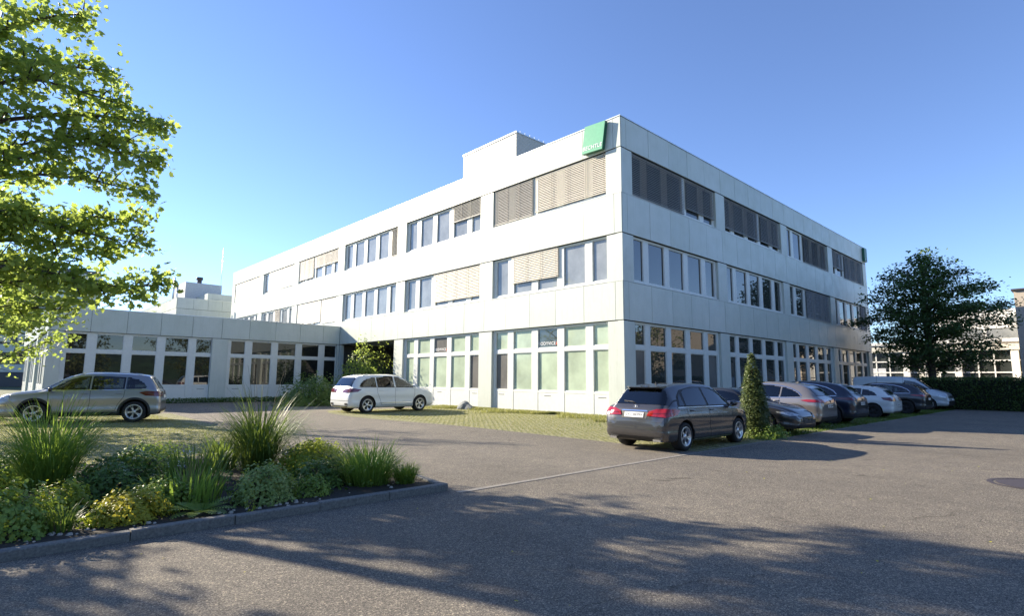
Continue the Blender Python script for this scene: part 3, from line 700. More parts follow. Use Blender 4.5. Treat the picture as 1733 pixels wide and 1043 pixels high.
class Car:
    def __init__(s, name, label, cat, st, wb, r, pt, wy, sub=6):
        s.root = empty(name); tag(s.root, label, cat); s.root['group'] = 'cars parked around the office building'
        s.st, s.wb, s.r, s.wy = st, wb, r, wy; s.glz = []
        v, f = car_body_mesh(st, sub)
        mb = MB(); mb.add(v, f, 0, True); body = mb.build('body', [pt, M['arch']], s.root)
        cut = MB()
        for ax in (wb/2, -wb/2):
            for sg in (1, -1):
                n = 40; rad = r+0.055; vs = []
                for yy in (sg*(wy-0.30), sg*(wy+0.4)):
                    for k in range(n): vs.append((ax+rad*math.cos(2*math.pi*k/n), yy, r+0.01+rad*math.sin(2*math.pi*k/n)))
                fs = [(k, (k+1) % n, n+(k+1) % n, n+k) for k in range(n)]+[tuple(range(n))[::-1], tuple(n+k for k in range(n))]
                if sg < 0: fs = [t[::-1] for t in fs]
                fs = [t[::-1] for t in fs]
                cut.add(vs, fs, 1)
        co = cut.build('cutter', [pt, M['arch']])
        bmx = bmesh.new(); bmx.from_mesh(co.data); bmesh.ops.recalc_face_normals(bmx, faces=bmx.faces); bmx.to_mesh(co.data); bmx.free()
        bmx = bmesh.new(); bmx.from_mesh(body.data); bmesh.ops.recalc_face_normals(bmx, faces=bmx.faces)
        s.bvh = BVHTree.FromBMesh(bmx); bmx.to_mesh(body.data); bmx.free()
        md = body.modifiers.new('b', 'BOOLEAN'); md.object = co; md.operation = 'DIFFERENCE'; md.solver = 'EXACT'
        dg = bpy.context.evaluated_depsgraph_get(); me = bpy.data.meshes.new_from_object(body.evaluated_get(dg))
        body.modifiers.clear(); body.data = me; me.name = 'body'; bpy.data.objects.remove(co)
        s.body = body; s.pt = pt
        # smooth by angle
        me.polygons.foreach_set('use_smooth', [True]*len(me.polygons))
        bmx = bmesh.new(); bmx.from_mesh(me)
        for e in bmx.edges:
            if len(e.link_faces) == 2 and e.calc_face_angle(0) > R(38): e.smooth = False
        bmx.to_mesh(me); bmx.free()
    def cast(s, a, b, az, off):
        """project the point (a across, b up) seen from azimuth az (deg, 0 = from the nose, 90 = from the left)"""
        A = R(az); d = Vector((math.cos(A), math.sin(A), 0)); u = Vector((-math.sin(A), math.cos(A), 0))
        o = u*a+Vector((0, 0, b))+d*6
        h = s.bvh.ray_cast(o, -d)
        if h[0] is None: return None
        nn = h[1]
        if nn.dot(d) < 0: nn = -nn
        return h[0]+nn*off
    def patch(s, name, poly, az, mat, off=0.006, parent=None, step=0.05, thick=0.0, mb=None, mi=0):
        bmx = bmesh.new(); vs = [bmx.verts.new((a, b, 0)) for a, b in poly]; bmx.faces.new(vs)
        a0, a1 = min(p[0] for p in poly), max(p[0] for p in poly); b0, b1 = min(p[1] for p in poly), max(p[1] for p in poly)
        for (lo, hi, nrm) in ((a0, a1, (1,0,0)), (b0, b1, (0,1,0))):
            t = lo+step
            while t < hi:
                p = (t, 0, 0) if nrm[0] else (0, t, 0)
                bmesh.ops.bisect_plane(bmx, geom=bmx.verts[:]+bmx.edges[:]+bmx.faces[:], plane_co=p, plane_no=nrm); t += step
        dead = []
        for v_ in bmx.verts:
            q = s.cast(v_.co.x, v_.co.y, az, off)
            if q is None: dead.append(v_)
            else: v_.co = q
        bmesh.ops.delete(bmx, geom=dead, context='VERTS')
        bmx.verts.ensure_lookup_table(); bmx.verts.index_update()
        VV = [tuple(v_.co) for v_ in bmx.verts]; FF = [tuple(v_.index for v_ in f_.verts) for f_ in bmx.faces]; bmx.free()
        A_ = R(az); dv = Vector((math.cos(A_), math.sin(A_), 0)); F2 = []
        for f_ in FF:
            nn = Vector((0, 0, 0))
            for i in range(len(f_)): nn += Vector(VV[f_[i]]).cross(Vector(VV[f_[(i+1) % len(f_)]]))
            F2.append(f_ if nn.dot(dv) > 0 else f_[::-1])
        FF = F2
        if mb is not None: mb.add(VV, FF, mi, True); return None
        m2 = MB(); m2.add(VV, FF, 0, True); return m2.build(name, mat, parent or s.root)
    def side(s, name, poly, mat, off=0.006, both=True, **k):
        """poly in (x, z); left side seen from az 90: a = -x"""
        if mat is M['cglass']: s.glz += [([(-x, z) for x, z in poly], 90), ([(x, z) for x, z in poly], -90)]
        r_ = s.patch(name, [(-x, z) for x, z in poly], 90, mat, off, **k)
        if both: s.patch(name, [(x, z) for x, z in poly], -90, mat, off, **k)
        return r_
    def rear(s, name, poly, mat, off=0.006, **k):   # poly in (y, z)
        if mat is M['cglass']: s.glz.append(([(-y, z) for y, z in poly], 180))
        return s.patch(name, [(-y, z) for y, z in poly], 180, mat, off, **k)
    def front(s, name, poly, mat, off=0.006, **k):
        if mat is M['cglass']: s.glz.append(([(y, z) for y, z in poly], 0))
        return s.patch(name, [(y, z) for y, z in poly], 0, mat, off, **k)
    def corner(s, name, poly, sg, mat, off=0.012, rear=True):
        off = off+0.008
        """lamp wrapping round a body corner; a < 0 runs inwards, a > 0 along the flank"""
        if rear:
            x = s.st[0][0]+0.12; A = R(142); c0 = -math.sin(A)*x+math.cos(A)*s.wy*0.9
            return s.patch(name, [(sg*(c0-a), b) for a, b in poly], 180-38*sg, mat, off)
        x = s.st[-1][0]-0.16; A = R(38); c0 = -math.sin(A)*x+math.cos(A)*s.wy*0.88
        return s.patch(name, [(sg*(c0+a), b) for a, b in poly], 38*sg, mat, off)
    def line(s, pts, az, hw=0.006, mat=None, name='panel_gap', off=0.003):
        mb = MB()
        for (a, b), (c, d) in zip(pts[:-1], pts[1:]):
            L_ = math.hypot(c-a, d-b); nx_, ny_ = -(d-b)/L_*hw, (c-a)/L_*hw
            s.patch('', [(a+nx_, b+ny_), (a-nx_, b-ny_), (c-nx_, d-ny_), (c+nx_, d+ny_)], az, None, off, mb=mb)
        return mb.build(name, mat or M['ink'], s.root)
    def gaps(s, lines):
        for pts in lines:
            s.line([(-x, z) for x, z in pts], 90); s.line(list(pts), -90)
    def arches(s, mat, w_=0.07):
        for ax in (s.wb/2, -s.wb/2):
            for az, sg in ((90, -1), (-90, 1)):
                mb = MB(); pr = None; rad = s.r+0.052; vs = []; fs = []; n = 30; c = 0
                for k in range(n+1):
                    a = R(-12)+R(204)*k/n; row = []
                    for q in (0, 0.5, 1):
                        rr_ = rad+w_*q; p = s.cast(sg*(ax+rr_*math.cos(a)), max(0.16, s.r+0.01+rr_*math.sin(a)), az, 0.012 if q < 1 else 0.002)
                        row.append(p)
                    if all(p is not None for p in row):
                        vs += row
                        if pr: fs += [(c-3, c-2, c+1, c), (c-2, c-1, c+2, c+1)]
                        c += 3; pr = True
                    else: pr = None
                mb.add(vs, fs, 0, True); mb.build('arch_trim', mat, s.root)
    def wheels(s, **k):
        for ax in (s.wb/2, -s.wb/2):
            for sg in (1, -1): wheel(s.root, ax, sg*(s.wy-0.045), s.r, sg, **k)
        h_ = s.bvh.ray_cast(Vector((-s.wb*0.42, 0, 4)), Vector((0, 0, -1)))
        if h_[0] is not None:
            mb = MB(); z_ = h_[0].z; x_ = h_[0].x; mb.add([(x_+.09,0,z_-.01),(x_-.07,.018,z_-.01),(x_-.07,-.018,z_-.01),(x_-.07,0,z_+.055)], [(0,1,3),(0,3,2),(1,2,3)]); mb.build('roof_antenna', M['trim'], s.root)
    def mirrors(s, x, z, w_, mat):
        for sg in (1, -1):
            mb = MB(); p = s.cast(-x if sg > 0 else x, z, 90*sg, 0)
            y0 = abs(p.y) if p else w_
            vs = []; n = 8
            for q, (dy, sc) in enumerate(((0.05, 0.6), (0.09, 1.0), (0.17, 1.0), (0.22, 0.7))):
                for k in range(n):
                    a = 2*math.pi*k/n; vs.append((x+0.03+0.055*sc*math.cos(a), sg*(y0+dy), z+0.05+0.075*sc*math.sin(a)))
            fs = [(i*n+k, i*n+(k+1) % n, (i+1)*n+(k+1) % n, (i+1)*n+k) for i in range(3) for k in range(n)]+[tuple(range(n)), tuple(3*n+k for k in range(n))]
            mb.add(vs, fs, 0, True); mb.tube([(x+0.03, sg*(y0-0.03), z-0.02), (x+0.03, sg*(y0+0.07), z+0.02)], 0.025, 6)
            mb.build('wing_mirror', mat, s.root)
    def handles(s, xs, z, mat=None):
        for x in xs:
            for sg in (1, -1):
                p = s.cast(-x if sg > 0 else x, z, 90*sg, 0.018)
                if p is None: continue
                mb = MB(); mb.tube([(x-0.10, p.y-sg*0.016, z), (x-0.07, p.y+sg*0.006, z), (x+0.07, p.y+sg*0.006, z), (x+0.10, p.y-sg*0.016, z)], 0.013, 6)
                mb.build('door_handle', mat or s.pt, s.root)
    def plate(s, x_az, z, text, hw=0.26, hh=0.055):
        az = x_az; o = s.patch('number_plate', [(-hw, z-hh), (hw, z-hh), (hw, z+hh), (-hw, z+hh)], az, M['plate'], 0.02)
        p = s.cast(0, z, az, 0.026); A = R(az)
        if p and text:
            text_mesh('plate_lettering', text, 0.105, M['ink'], frame_m(p, (-math.sin(A), math.cos(A), 0), (0, 0, 1)), o, 0.001)
        return o
    def rails(s, x0, x1, y, mat, h=0.03):
        for sg in (1, -1):
            pts = []
            for k in range(9):
                x = x0+(x1-x0)*k/8; hit = s.bvh.ray_cast(Vector((x, sg*y, 4)), Vector((0, 0, -1)))
                if hit[0] is None: continue
                pts.append((x, sg*y, hit[0].z+(h if 0 < k < 8 else 0.0)))
            mb = MB(); mb.tube(pts, 0.016, 6); mb.build('roof_rail', mat, s.root)
    def finish(s, interior=True):
        """open the body behind the glass and furnish the cabin"""
        def inside(p, poly):
            x, y = p; c_ = False; j = len(poly)-1
            for i in range(len(poly)):
                xi, yi = poly[i]; xj, yj = poly[j]
                if (yi > y) != (yj > y) and x < (xj-xi)*(y-yi)/(yj-yi)+xi: c_ = not c_
                j = i
            return c_
        bmx = bmesh.new(); bmx.from_mesh(s.body.data); dead = []
        big = [f for f in bmx.faces if f.calc_center_median().z > 0.8]
        es = list({e for f in big for e in f.edges}); bmesh.ops.subdivide_edges(bmx, edges=es, cuts=1, use_grid_fill=True)
        for f in bmx.faces:
            cc = f.calc_center_median()
            if cc.z < 0.75: continue
            for poly, az in s.glz:
                A = R(az); d = Vector((math.cos(A), math.sin(A), 0)); u = Vector((-math.sin(A), math.cos(A), 0))
                if f.normal.dot(d) < 0.12 or cc.dot(d) < 0: continue
                if all(inside((v_.co.dot(u), v_.co.z), poly) for v_ in f.verts): dead.append(f); break
                if inside((cc.dot(u), cc.z), poly): f.material_index = 1
        bmesh.ops.delete(bmx, geom=dead, context='FACES'); bmx.to_mesh(s.body.data); bmx.free()
        if not interior: return
        top = max(r_[3] for r_ in s.st)
        for (x, hw, ys) in ((0.10, .24, (-.38, .38)), (-.80, .22, (-.45, 0, .45))):
            for y in ys:
                mb = MB(); zb, zt = .45, top-0.48
                vs = [(x-.02, y-hw, zb), (x-.02, y+hw, zb), (x-.20, y+hw*.85, zt), (x-.20, y-hw*.85, zt), (x-.16, y-hw, zb), (x-.16, y+hw, zb), (x-.30, y+hw*.8, zt), (x-.30, y-hw*.8, zt)]
                mb.add(vs, [(0,1,2,3), (7,6,5,4), (0,4,5,1), (1,5,6,2), (2,6,7,3), (3,7,4,0)], 0, False)
                mb.box((x-.31, y-.12, zt+.05), (x-.22, y+.12, zt+.22)); mb.box((x-.27, y-.05, zt-.02), (x-.25, y+.05, zt+.06)); mb.box((x-.1, y-hw, .35), (x+.42, y+hw, .50))
                mb.build('seat', M['seatf'], s.root)
        mb = MB(); zd = 0.70*top-.20; xd = .95
        mb.add([(xd-.2, -.72, zd), (xd-.2, .72, zd), (xd+.35, .70, zd+.04), (xd+.35, -.70, zd+.04), (xd-.15, -.72, zd-.4), (xd-.15, .72, zd-.4), (xd+.3, .7, zd-.4), (xd+.3, -.7, zd-.4)], [(0,1,2,3), (0,4,5,1), (1,5,6,2), (3,7,4,0)]); mb.build('dashboard', M['trim'], s.root)
    def place(s, x, y, heading, sc=1.0):
        s.finish()
        s.root.location = (x, y, 0.004); s.root.rotation_euler = (0, 0, heading); s.root.scale = (sc, sc, sc)

# --- compact one-box hatchback (gunmetal) ---------------------------------------------
st = [[-2.17,.40,.58,.66,.62,.52],[-2.15,.34,.66,.78,.76,.60],[-2.10,.27,.80,.93,.84,.66],[-2.03,.23,.93,1.03,.872,.69],[-1.93,.21,.985,1.14,.885,.66],[-1.78,.20,.99,1.32,.892,.61],
      [-1.66,.20,.99,1.435,.895,.575],[-1.50,.20,.985,1.485,.895,.565],[-1.1,.19,.98,1.535,.895,.565],[-.4,.18,.965,1.56,.895,.57],[.25,.18,.95,1.54,.895,.57],[.62,.18,.94,1.47,.893,.585],[1.0,.18,.93,1.27,.89,.62],
      [1.30,.18,.925,1.075,.885,.70],[1.45,.18,.90,1.01,.88,.72],[1.80,.18,.83,.93,.86,.70],[2.02,.19,.74,.83,.80,.64],[2.14,.22,.62,.70,.70,.55],[2.19,.30,.50,.56,.60,.45]]
c = Car('parked_hatchback', 'dark grey metallic hatchback seen from behind, nearest car, left of the narrow conifer', 'car', st, 2.70, 0.325, PT['gunmetal'], 0.895)
c.side('side_glass_surround', [(-1.62,1.00),(-1.42,1.25),(-1.18,1.39),(-.6,1.465),(.1,1.462),(.42,1.41),(.95,1.145),(1.16,.985),(.5,.985),(-.6,1.0)], M['trim'], .003)
c.side('side_glass', [(-1.22,1.03),(-1.13,1.33),(-.95,1.40),(-.55,1.437),(-.22,1.44),(-.25,1.02)], M['cglass'], .008)
c.side('side_glass', [(-.14,1.02),(-.12,1.44),(.08,1.435),(.38,1.385),(.82,1.165),(1.0,1.01)], M['cglass'], .008)
c.side('side_glass', [(-1.52,1.03),(-1.38,1.22),(-1.27,1.29),(-1.31,1.03)], M['cglass'], .008)
c.side('waist_trim', [(-1.62,.985),(1.14,.965),(1.14,.982),(-1.62,1.003)], M['chrome'], .009)
c.rear('rear_glass', [(-.70,1.06),(.70,1.06),(.67,1.18),(.56,1.37),(.48,1.40),(-.48,1.40),(-.56,1.37),(-.67,1.18)], M['cglass'], .008)
c.front('windscreen', [(-.70,1.07),(.70,1.07),(.58,1.44),(-.58,1.44)], M['cglass'], .008)
for sg in (1, -1):
    c.corner('tail_lamp', ((-.42,.80),(-.02,.78),(.25,.83),(.34,.93),(.20,.965),(-.2,.955),(-.36,.90)), sg, M['tail'], .012)
    c.corner('tail_lamp_bar', ((-.34,.845),(.18,.865),(.18,.875),(-.34,.857)), sg, M['taild'], .016)
    c.corner('head_lamp', ((-.38,.66),(.05,.70),(.32,.84),(.10,.82),(-.3,.75)), sg, M['head'], .012, False)
    mb = MB(); mb.box((-2.16, sg*.60-.10, .235), (-2.06, sg*.60+.10, .285)); mb.build('exhaust_trim', M['chrome'], c.root)
mb = MB(); mb.tube([(-2.045,0.0,1.075),(-1.985,.14,1.115),(-1.955,.40,1.13)], .008, 5); mb.build('rear_wiper', M['trim'], c.root)
c.rear('handle_strip', [(-.36,.895),(.36,.895),(.34,.922),(-.34,.922)], M['chrome'], .018)
c.rear('plate_recess', [(-.34,.74),(.34,.74),(.37,.892),(-.37,.892)], M['trim'], .006)
c.plate(180, .815, 'ZG 30393')
c.rear('diffuser', [(-.72,.22),(.72,.22),(.66,.33),(-.66,.33)], M['trim'], .008)
c.rear('bumper_crease_shade', [(-.72,.56),(.72,.56),(.72,.572),(-.72,.572)], M['ink'], .004)  # dark strips, crease shade painted on the bumper
c.rear('bumper_shade_line', [(-.74,.665),(.74,.665),(.74,.673),(-.74,.673)], M['ink'], .004)
mb = MB(); mb.tube([(-2.03+.0, .045*math.cos(a), 1.0+.045*math.sin(a)) for a in [k*math.pi/8 for k in range(17)]], .006, 6)
for k in range(3):
    a = math.pi/2+k*2*math.pi/3; mb.tube([(-2.03, 0, 1.0), (-2.03, .043*math.cos(a), 1.0+.043*math.sin(a))], .005, 5)
emb = mb.build('emblem', M['chrome'], c.root); p = c.cast(0, 1.0, 180, 0.012); emb.location = (p.x+2.03, 0, 0)
c.gaps([[(-.19,1.0),(-.20,.60),(-.16,.27),(.98,.27),(1.02,.62),(1.05,.97)], [(-1.24,1.0),(-1.20,.74),(-.98,.52),(-.90,.27),(-.16,.27)]])
c.side('sill_trim', [(-.95,.235),(.95,.235),(.95,.262),(-.95,.262)], M['chrome'], .008)
c.line([(.80,.60),(.78,1.02),(.64,1.46)], 180); c.line([(-.80,.60),(-.78,1.02),(-.64,1.46)], 180)
# roof spoiler
mb = MB(); mb.add([(-1.52,-.50,1.487),(-1.52,.50,1.487),(-1.78,.47,1.455),(-1.78,-.47,1.455),(-1.52,-.50,1.42),(-1.52,.50,1.42),(-1.76,.46,1.43),(-1.76,-.46,1.43)], [(0,1,2,3),(3,2,6,7),(7,6,5,4),(0,3,7,4),(1,5,6,2)])
mb.build('roof_spoiler', PT['gunmetal'], c.root)
c.mirrors(.98, 1.0, .9, PT['gunmetal']); c.handles((-.05, -1.0), .915); c.wheels(spokes=5, twin=True)
c.place(-6.43, -6.42, R(0), 1.03)

def suv(name, label, st, wb, r, pt, wy, sg_glass, rear_glass, tail, clad=True, chrome=True, text='', spokes=5, twin=False, rails=None, ws=None, hl=True, dark=False, gaps=(), hand=(), platez=.80, tailm='tail', mir=(1.0,1.08), cat='car'):
    c = Car(name, label, cat, st, wb, r, pt, wy)
    xs = [p[0] for q in sg_glass for p in q]
    for q in sg_glass: c.side('side_glass', q, M['cglass'], .008)
    c.rear('rear_glass', rear_glass, M['cglass'], .008)
    if ws: c.front('windscreen', ws, M['cglass'], .008)
    for sg in (1, -1):
        c.corner('tail_lamp', tail, sg, M[tailm], .012)
    if clad:
        c.arches(M['trim'])
        c.side('sill_cladding', [(-wb/2+r+.06,.20),(wb/2-r-.06,.20),(wb/2-r-.06,.37),(-wb/2+r+.06,.37)], M['trim'], .010)
        c.rear('bumper_cladding', [(-.80,.22),(.80,.22),(.80,.43),(-.80,.43)], M['trim'], .010)
        c.front('bumper_cladding', [(-.80,.20),(.80,.20),(.80,.38),(-.80,.38)], M['trim'], .010)
    else: c.rear('diffuser', [(-.7,.24),(.7,.24),(.66,.33),(-.66,.33)], M['trim'], .008)
    if text is not None: c.plate(180, platez, text)
    if gaps: c.gaps(gaps)
    if hand: c.handles(hand[0], hand[1])
    if rails: c.rails(*rails)
    c.mirrors(mir[0], mir[1], .9, pt)
    c.wheels(spokes=spokes, twin=twin, dark=dark, wid=.25)
    return c
# --- large white SUV -----------------------------------------------------------------
st = [[-2.38,.46,.66,.74,.66,.56],[-2.36,.36,.78,.90,.80,.64],[-2.31,.28,.94,1.05,.88,.72],[-2.24,.25,1.10,1.20,.925,.76],[-2.12,.24,1.15,1.38,.94,.74],[-1.98,.23,1.16,1.56,.95,.70],[-1.86,.23,1.16,1.66,.955,.68],[-1.6,.23,1.16,1.71,.96,.68],
      [-1.0,.22,1.15,1.755,.96,.68],[-.2,.22,1.13,1.76,.96,.68],[.40,.22,1.12,1.70,.96,.67],[.75,.22,1.11,1.56,.96,.67],[1.15,.22,1.10,1.31,.955,.72],[1.38,.22,1.08,1.19,.95,.78],[1.55,.22,1.04,1.15,.945,.80],[1.95,.22,.97,1.07,.92,.78],[2.25,.24,.86,.96,.86,.72],[2.40,.28,.66,.76,.76,.6],[2.46,.38,.54,.60,.64,.48]]
c = suv('parked_white_suv', 'white sport utility car with its nose at the office wall beside the undercroft bush', st, 2.93, .37, PT['white'], .96,
    [[(-1.88,1.19),(-1.78,1.34),(-1.58,1.48),(-1.28,1.57),(-1.02,1.61),(-1.02,1.18)], [(-.95,1.18),(-.95,1.615),(-.5,1.65),(-.02,1.65),(-.02,1.165)], [(.06,1.165),(.06,1.645),(.35,1.60),(.72,1.44),(1.12,1.19),(1.15,1.165)]],
    [(-.74,1.20),(.74,1.20),(.64,1.56),(.52,1.60),(-.52,1.60),(-.64,1.56)], [(-.52,.93),(-.15,.92),(.22,.96),(.34,1.06),(.10,1.11),(-.30,1.10),(-.50,1.04)],
    clad=False, text='', spokes=5, twin=True, rails=(-1.6,.5,.62,M['chrome']), ws=[(-.76,1.2),(.76,1.2),(.62,1.62),(-.62,1.62)], platez=.97, tailm='taild',
    gaps=[[(.02,1.15),(0.0,.75),(.04,.34),(1.0,.34),(1.12,.8),(1.16,1.12)],[(-.98,1.16),(-.96,.9),(-.82,.62),(-.72,.34),(.04,.34)]], hand=((.16,-.80),1.02), mir=(1.05,1.17))
c.side('glass_trim', [(-1.90,1.155),(1.18,1.14),(1.18,1.158),(-1.90,1.175)], M['trim'], .007)
for sg in (1,-1): c.rear('exhaust_outlet', [(sg*.50,.36),(sg*.74,.36),(sg*.74,.46),(sg*.50,.46)], M['trim'], .010)
c.side('sill_line', [(-.85,.44),(.95,.44),(.95,.455),(-.85,.455)], M['chrome'], .006)
c.rear('bumper_reflector', [(-.8,.55),(.8,.55),(.8,.565),(-.8,.565)], M['ink'], .005)
c.place(-5.10, 11.30, R(3), 1.06)
# --- silver-grey SUV with black cladding (nose cut by the left frame edge) ------------
st = [[-2.10,.42,.64,.72,.66,.58],[-2.09,.34,.76,.88,.80,.66],[-2.05,.28,.92,1.02,.87,.74],[-1.98,.25,1.05,1.14,.905,.75],[-1.86,.24,1.08,1.34,.915,.70],[-1.74,.24,1.09,1.52,.92,.66],[-1.64,.24,1.09,1.59,.92,.645],[-1.4,.23,1.085,1.625,.92,.64],
      [-.8,.22,1.07,1.665,.92,.64],[-.1,.22,1.05,1.67,.92,.64],[.35,.22,1.04,1.61,.92,.635],[.70,.22,1.035,1.46,.92,.64],[1.05,.22,1.03,1.235,.915,.70],[1.28,.22,1.01,1.12,.91,.75],[1.5,.22,.98,1.08,.90,.77],[1.95,.22,.93,1.02,.88,.75],[2.22,.24,.84,.93,.83,.70],[2.36,.28,.66,.76,.76,.62],[2.42,.36,.54,.62,.66,.5]]
c = suv('parked_silver_suv', 'silver sport utility car with black wheel arches, side on behind the light grass', st, 2.68, .355, PT['silver'], .92,
    [[(-1.66,1.17),(-1.56,1.31),(-1.38,1.43),(-1.12,1.50),(-1.05,1.51),(-1.05,1.12),(-1.5,1.13)], [(-1.00,1.12),(-1.00,1.515),(-.5,1.55),(-.12,1.555),(-.12,1.10)], [(-.05,1.10),(-.05,1.555),(.25,1.52),(.62,1.36),(1.0,1.11),(1.03,1.09)]],
    [(-.70,1.13),(.70,1.13),(.60,1.46),(.5,1.50),(-.5,1.50),(-.60,1.46)], [(-.50,.86),(.05,.87),(.28,.90),(.38,1.00),(.26,1.045),(-.2,1.04),(-.5,1.02)],
    text='', spokes=5, twin=True, rails=(-1.5,.35,.58,M['chrome']), ws=[(-.70,1.12),(.70,1.12),(.58,1.54),(-.58,1.54)], platez=.85, tailm='taild',
    gaps=[[(-.085,1.08),(-.10,.72),(-.06,.40),(.92,.40),(1.0,.8),(1.03,1.05)],[(-1.04,1.09),(-1.02,.86),(-.86,.60),(-.80,.40),(-.06,.40)]], hand=((.06,-.88),.97), mir=(.92,1.06))
c.side('glass_surround', [(-1.70,1.095),(1.06,1.062),(1.06,1.078),(-1.70,1.112)], M['chrome'], .007)
c.side('head_lamp', [(1.98,.80),(2.34,.80),(2.30,.90),(1.98,.93)], M['head'], .010)
c.side('bumper_strip', [(2.0,.60),(2.42,.60),(2.42,.63),(2.0,.63)], M['chrome'], .012)
c.rear('tow_trim', [(-.6,.30),(.6,.30),(.6,.34),(-.6,.34)], M['chrome'], .014)
hd = math.atan2(.30, -.954)
c.place(-16.1+1.34*1.08*math.cos(hd)+0.92*1.08*math.cos(hd-math.pi/2), 10.1+1.34*1.08*math.sin(hd)+0.92*1.08*math.sin(hd-math.pi/2), hd, 1.08)
# --- dark low sedan facing the road, half hidden by the conifers ----------------------
st = [[-2.38,.40,.66,.74,.66,.5],[-2.34,.30,.88,.98,.82,.6],[-2.2,.24,.95,1.06,.88,.66],[-1.75,.22,.98,1.12,.905,.66],[-1.25,.22,.98,1.27,.91,.62],[-.7,.21,.97,1.385,.915,.60],[-.1,.20,.95,1.41,.915,.59],[.35,.20,.94,1.36,.915,.59],
      [.85,.20,.92,1.15,.91,.64],[1.15,.20,.90,1.01,.905,.72],[1.4,.20,.86,.96,.90,.74],[1.9,.20,.78,.87,.87,.72],[2.22,.21,.66,.74,.80,.64],[2.36,.24,.54,.60,.70,.5],[2.40,.32,.46,.50,.6,.4]]
c = suv('parked_sedan', 'low black saloon facing the road, half hidden behind the narrow conifer', st, 2.85, .34, PT['black'], .91,
    [[(-1.6,1.02),(-1.3,1.16),(-.8,1.28),(-.35,1.31),(-.35,1.0)], [(-.28,1.0),(-.28,1.31),(.05,1.30),(.38,1.24),(.85,1.02),(.88,.98)]],
    [(-.55,1.08),(.55,1.08),(.5,1.25),(-.5,1.25)], [(-.4,.75),(.2,.77),(.3,.86),(-.4,.87)], clad=False, text='', spokes=10,
    ws=[(-.72,1.0),(.72,1.0),(.54,1.34),(-.54,1.34)], gaps=[[(-.3,.97),(-.3,.3),(.85,.3),(.92,.9)]], hand=((-.1,),.86), mir=(.85,.98))
c.front('grille', [(-.34,.36),(.34,.36),(.40,.56),(-.40,.56)], M['trim'], .012)
for k in range(4): c.front('grille_bar', [(-.36,.39+.045*k),(.36,.39+.045*k),(.36,.396+.045*k),(-.36,.396+.045*k)], M['chrome'], .017)
c.front('front_badge', [(-.03,.46),(.03,.46),(.03,.52),(-.03,.52)], M['chrome'], .022)
c.front('air_intake', [(-.72,.24),(.72,.24),(.66,.33),(-.66,.33)], M['trim'], .012)
for sg in (1,-1): c.corner('head_lamp', ((-.34,.60),(.05,.60),(.3,.68),(.32,.72),(-.05,.69)), sg, M['head'], .012, False)
c.side('glass_trim', [(-1.62,.985),(.88,.955),(.88,.97),(-1.62,1.0)], M['chrome'], .009)
c.place(-1.35, -5.35, R(-90), 1.03)
# --- taupe SUV with its tail to the road ----------------------------------------------
st = [[-2.30,.44,.64,.72,.66,.56],[-2.28,.36,.80,.90,.80,.64],[-2.22,.28,.95,1.04,.89,.70],[-2.12,.25,1.04,1.16,.935,.72],[-1.92,.24,1.07,1.36,.95,.68],[-1.72,.24,1.08,1.50,.955,.64],[-1.5,.24,1.08,1.57,.96,.625],[-1.0,.23,1.08,1.64,.96,.62],
      [-.3,.22,1.06,1.67,.96,.62],[.30,.22,1.05,1.62,.96,.62],[.70,.22,1.04,1.47,.955,.63],[1.1,.22,1.03,1.22,.95,.70],[1.35,.22,1.01,1.12,.945,.76],[1.6,.22,.98,1.08,.94,.78],[2.05,.22,.90,.99,.90,.74],[2.3,.25,.74,.84,.80,.64],[2.38,.34,.58,.64,.66,.5]]
gl = [[(-1.62,1.13),(-1.50,1.25),(-1.25,1.38),(-.95,1.46),(-.92,1.10)], [(-.86,1.10),(-.88,1.47),(-.4,1.53),(-.05,1.54),(-.05,1.09)], [(.02,1.09),(.02,1.54),(.3,1.50),(.66,1.34),(1.05,1.09)]]
gp = [[(-.02,1.06),(-.02,.4),(.95,.4),(1.05,1.04)],[(-.9,1.08),(-.88,.9),(-.75,.4),(-.02,.4)]]
TL = [(-.60,.92),(-.1,.93),(.26,.95),(.40,1.0),(.26,1.035),(-.2,1.03),(-.6,1.01)]
def tail_suv(name, label, pt, x, y, sc=1.0, dz=0.0, st_=st, tm='tail', rl=None, text='ZH 52094', hd_=90):
    c = suv(name, label, st_, 2.85, .37, pt, .955, gl, [(-.66,1.16),(.66,1.16),(.56,1.42),(-.56,1.42)], TL, text=text, spokes=5, twin=True, dark=True,
        ws=[(-.74,1.12),(.74,1.12),(.58,1.56),(-.58,1.56)], platez=.80, tailm=tm, gaps=gp, hand=((.1,-.8),.97), rails=rl)
    c.side('glass_surround', [(-1.66,1.085),(-1.0,1.075),(1.06,1.055),(1.06,1.07),(-1.0,1.092),(-1.66,1.102)], M['chrome'], .007)
    c.side('glass_surround_top', [(-1.64,1.15),(-1.52,1.275),(-1.25,1.405),(-.9,1.495),(-.4,1.55),(0,1.56),(.3,1.52),(.3,1.535),(0,1.58),(-.4,1.572),(-.92,1.515),(-1.27,1.425),(-1.54,1.29),(-1.67,1.15)], M['chrome'], .007)
    c.place(x, y, R(hd_), sc); return c
tail_suv('parked_taupe_suv', 'brownish grey sport utility car, tail to the road, next to the black saloon', PT['taupe'], 2.05, -5.1)
tail_suv('parked_navy_suv', 'dark navy sport utility car between the brownish grey one and the white hatchback', PT['navy'], 5.35, -5.2, 1.02, tm='taild', text='AG 41752')
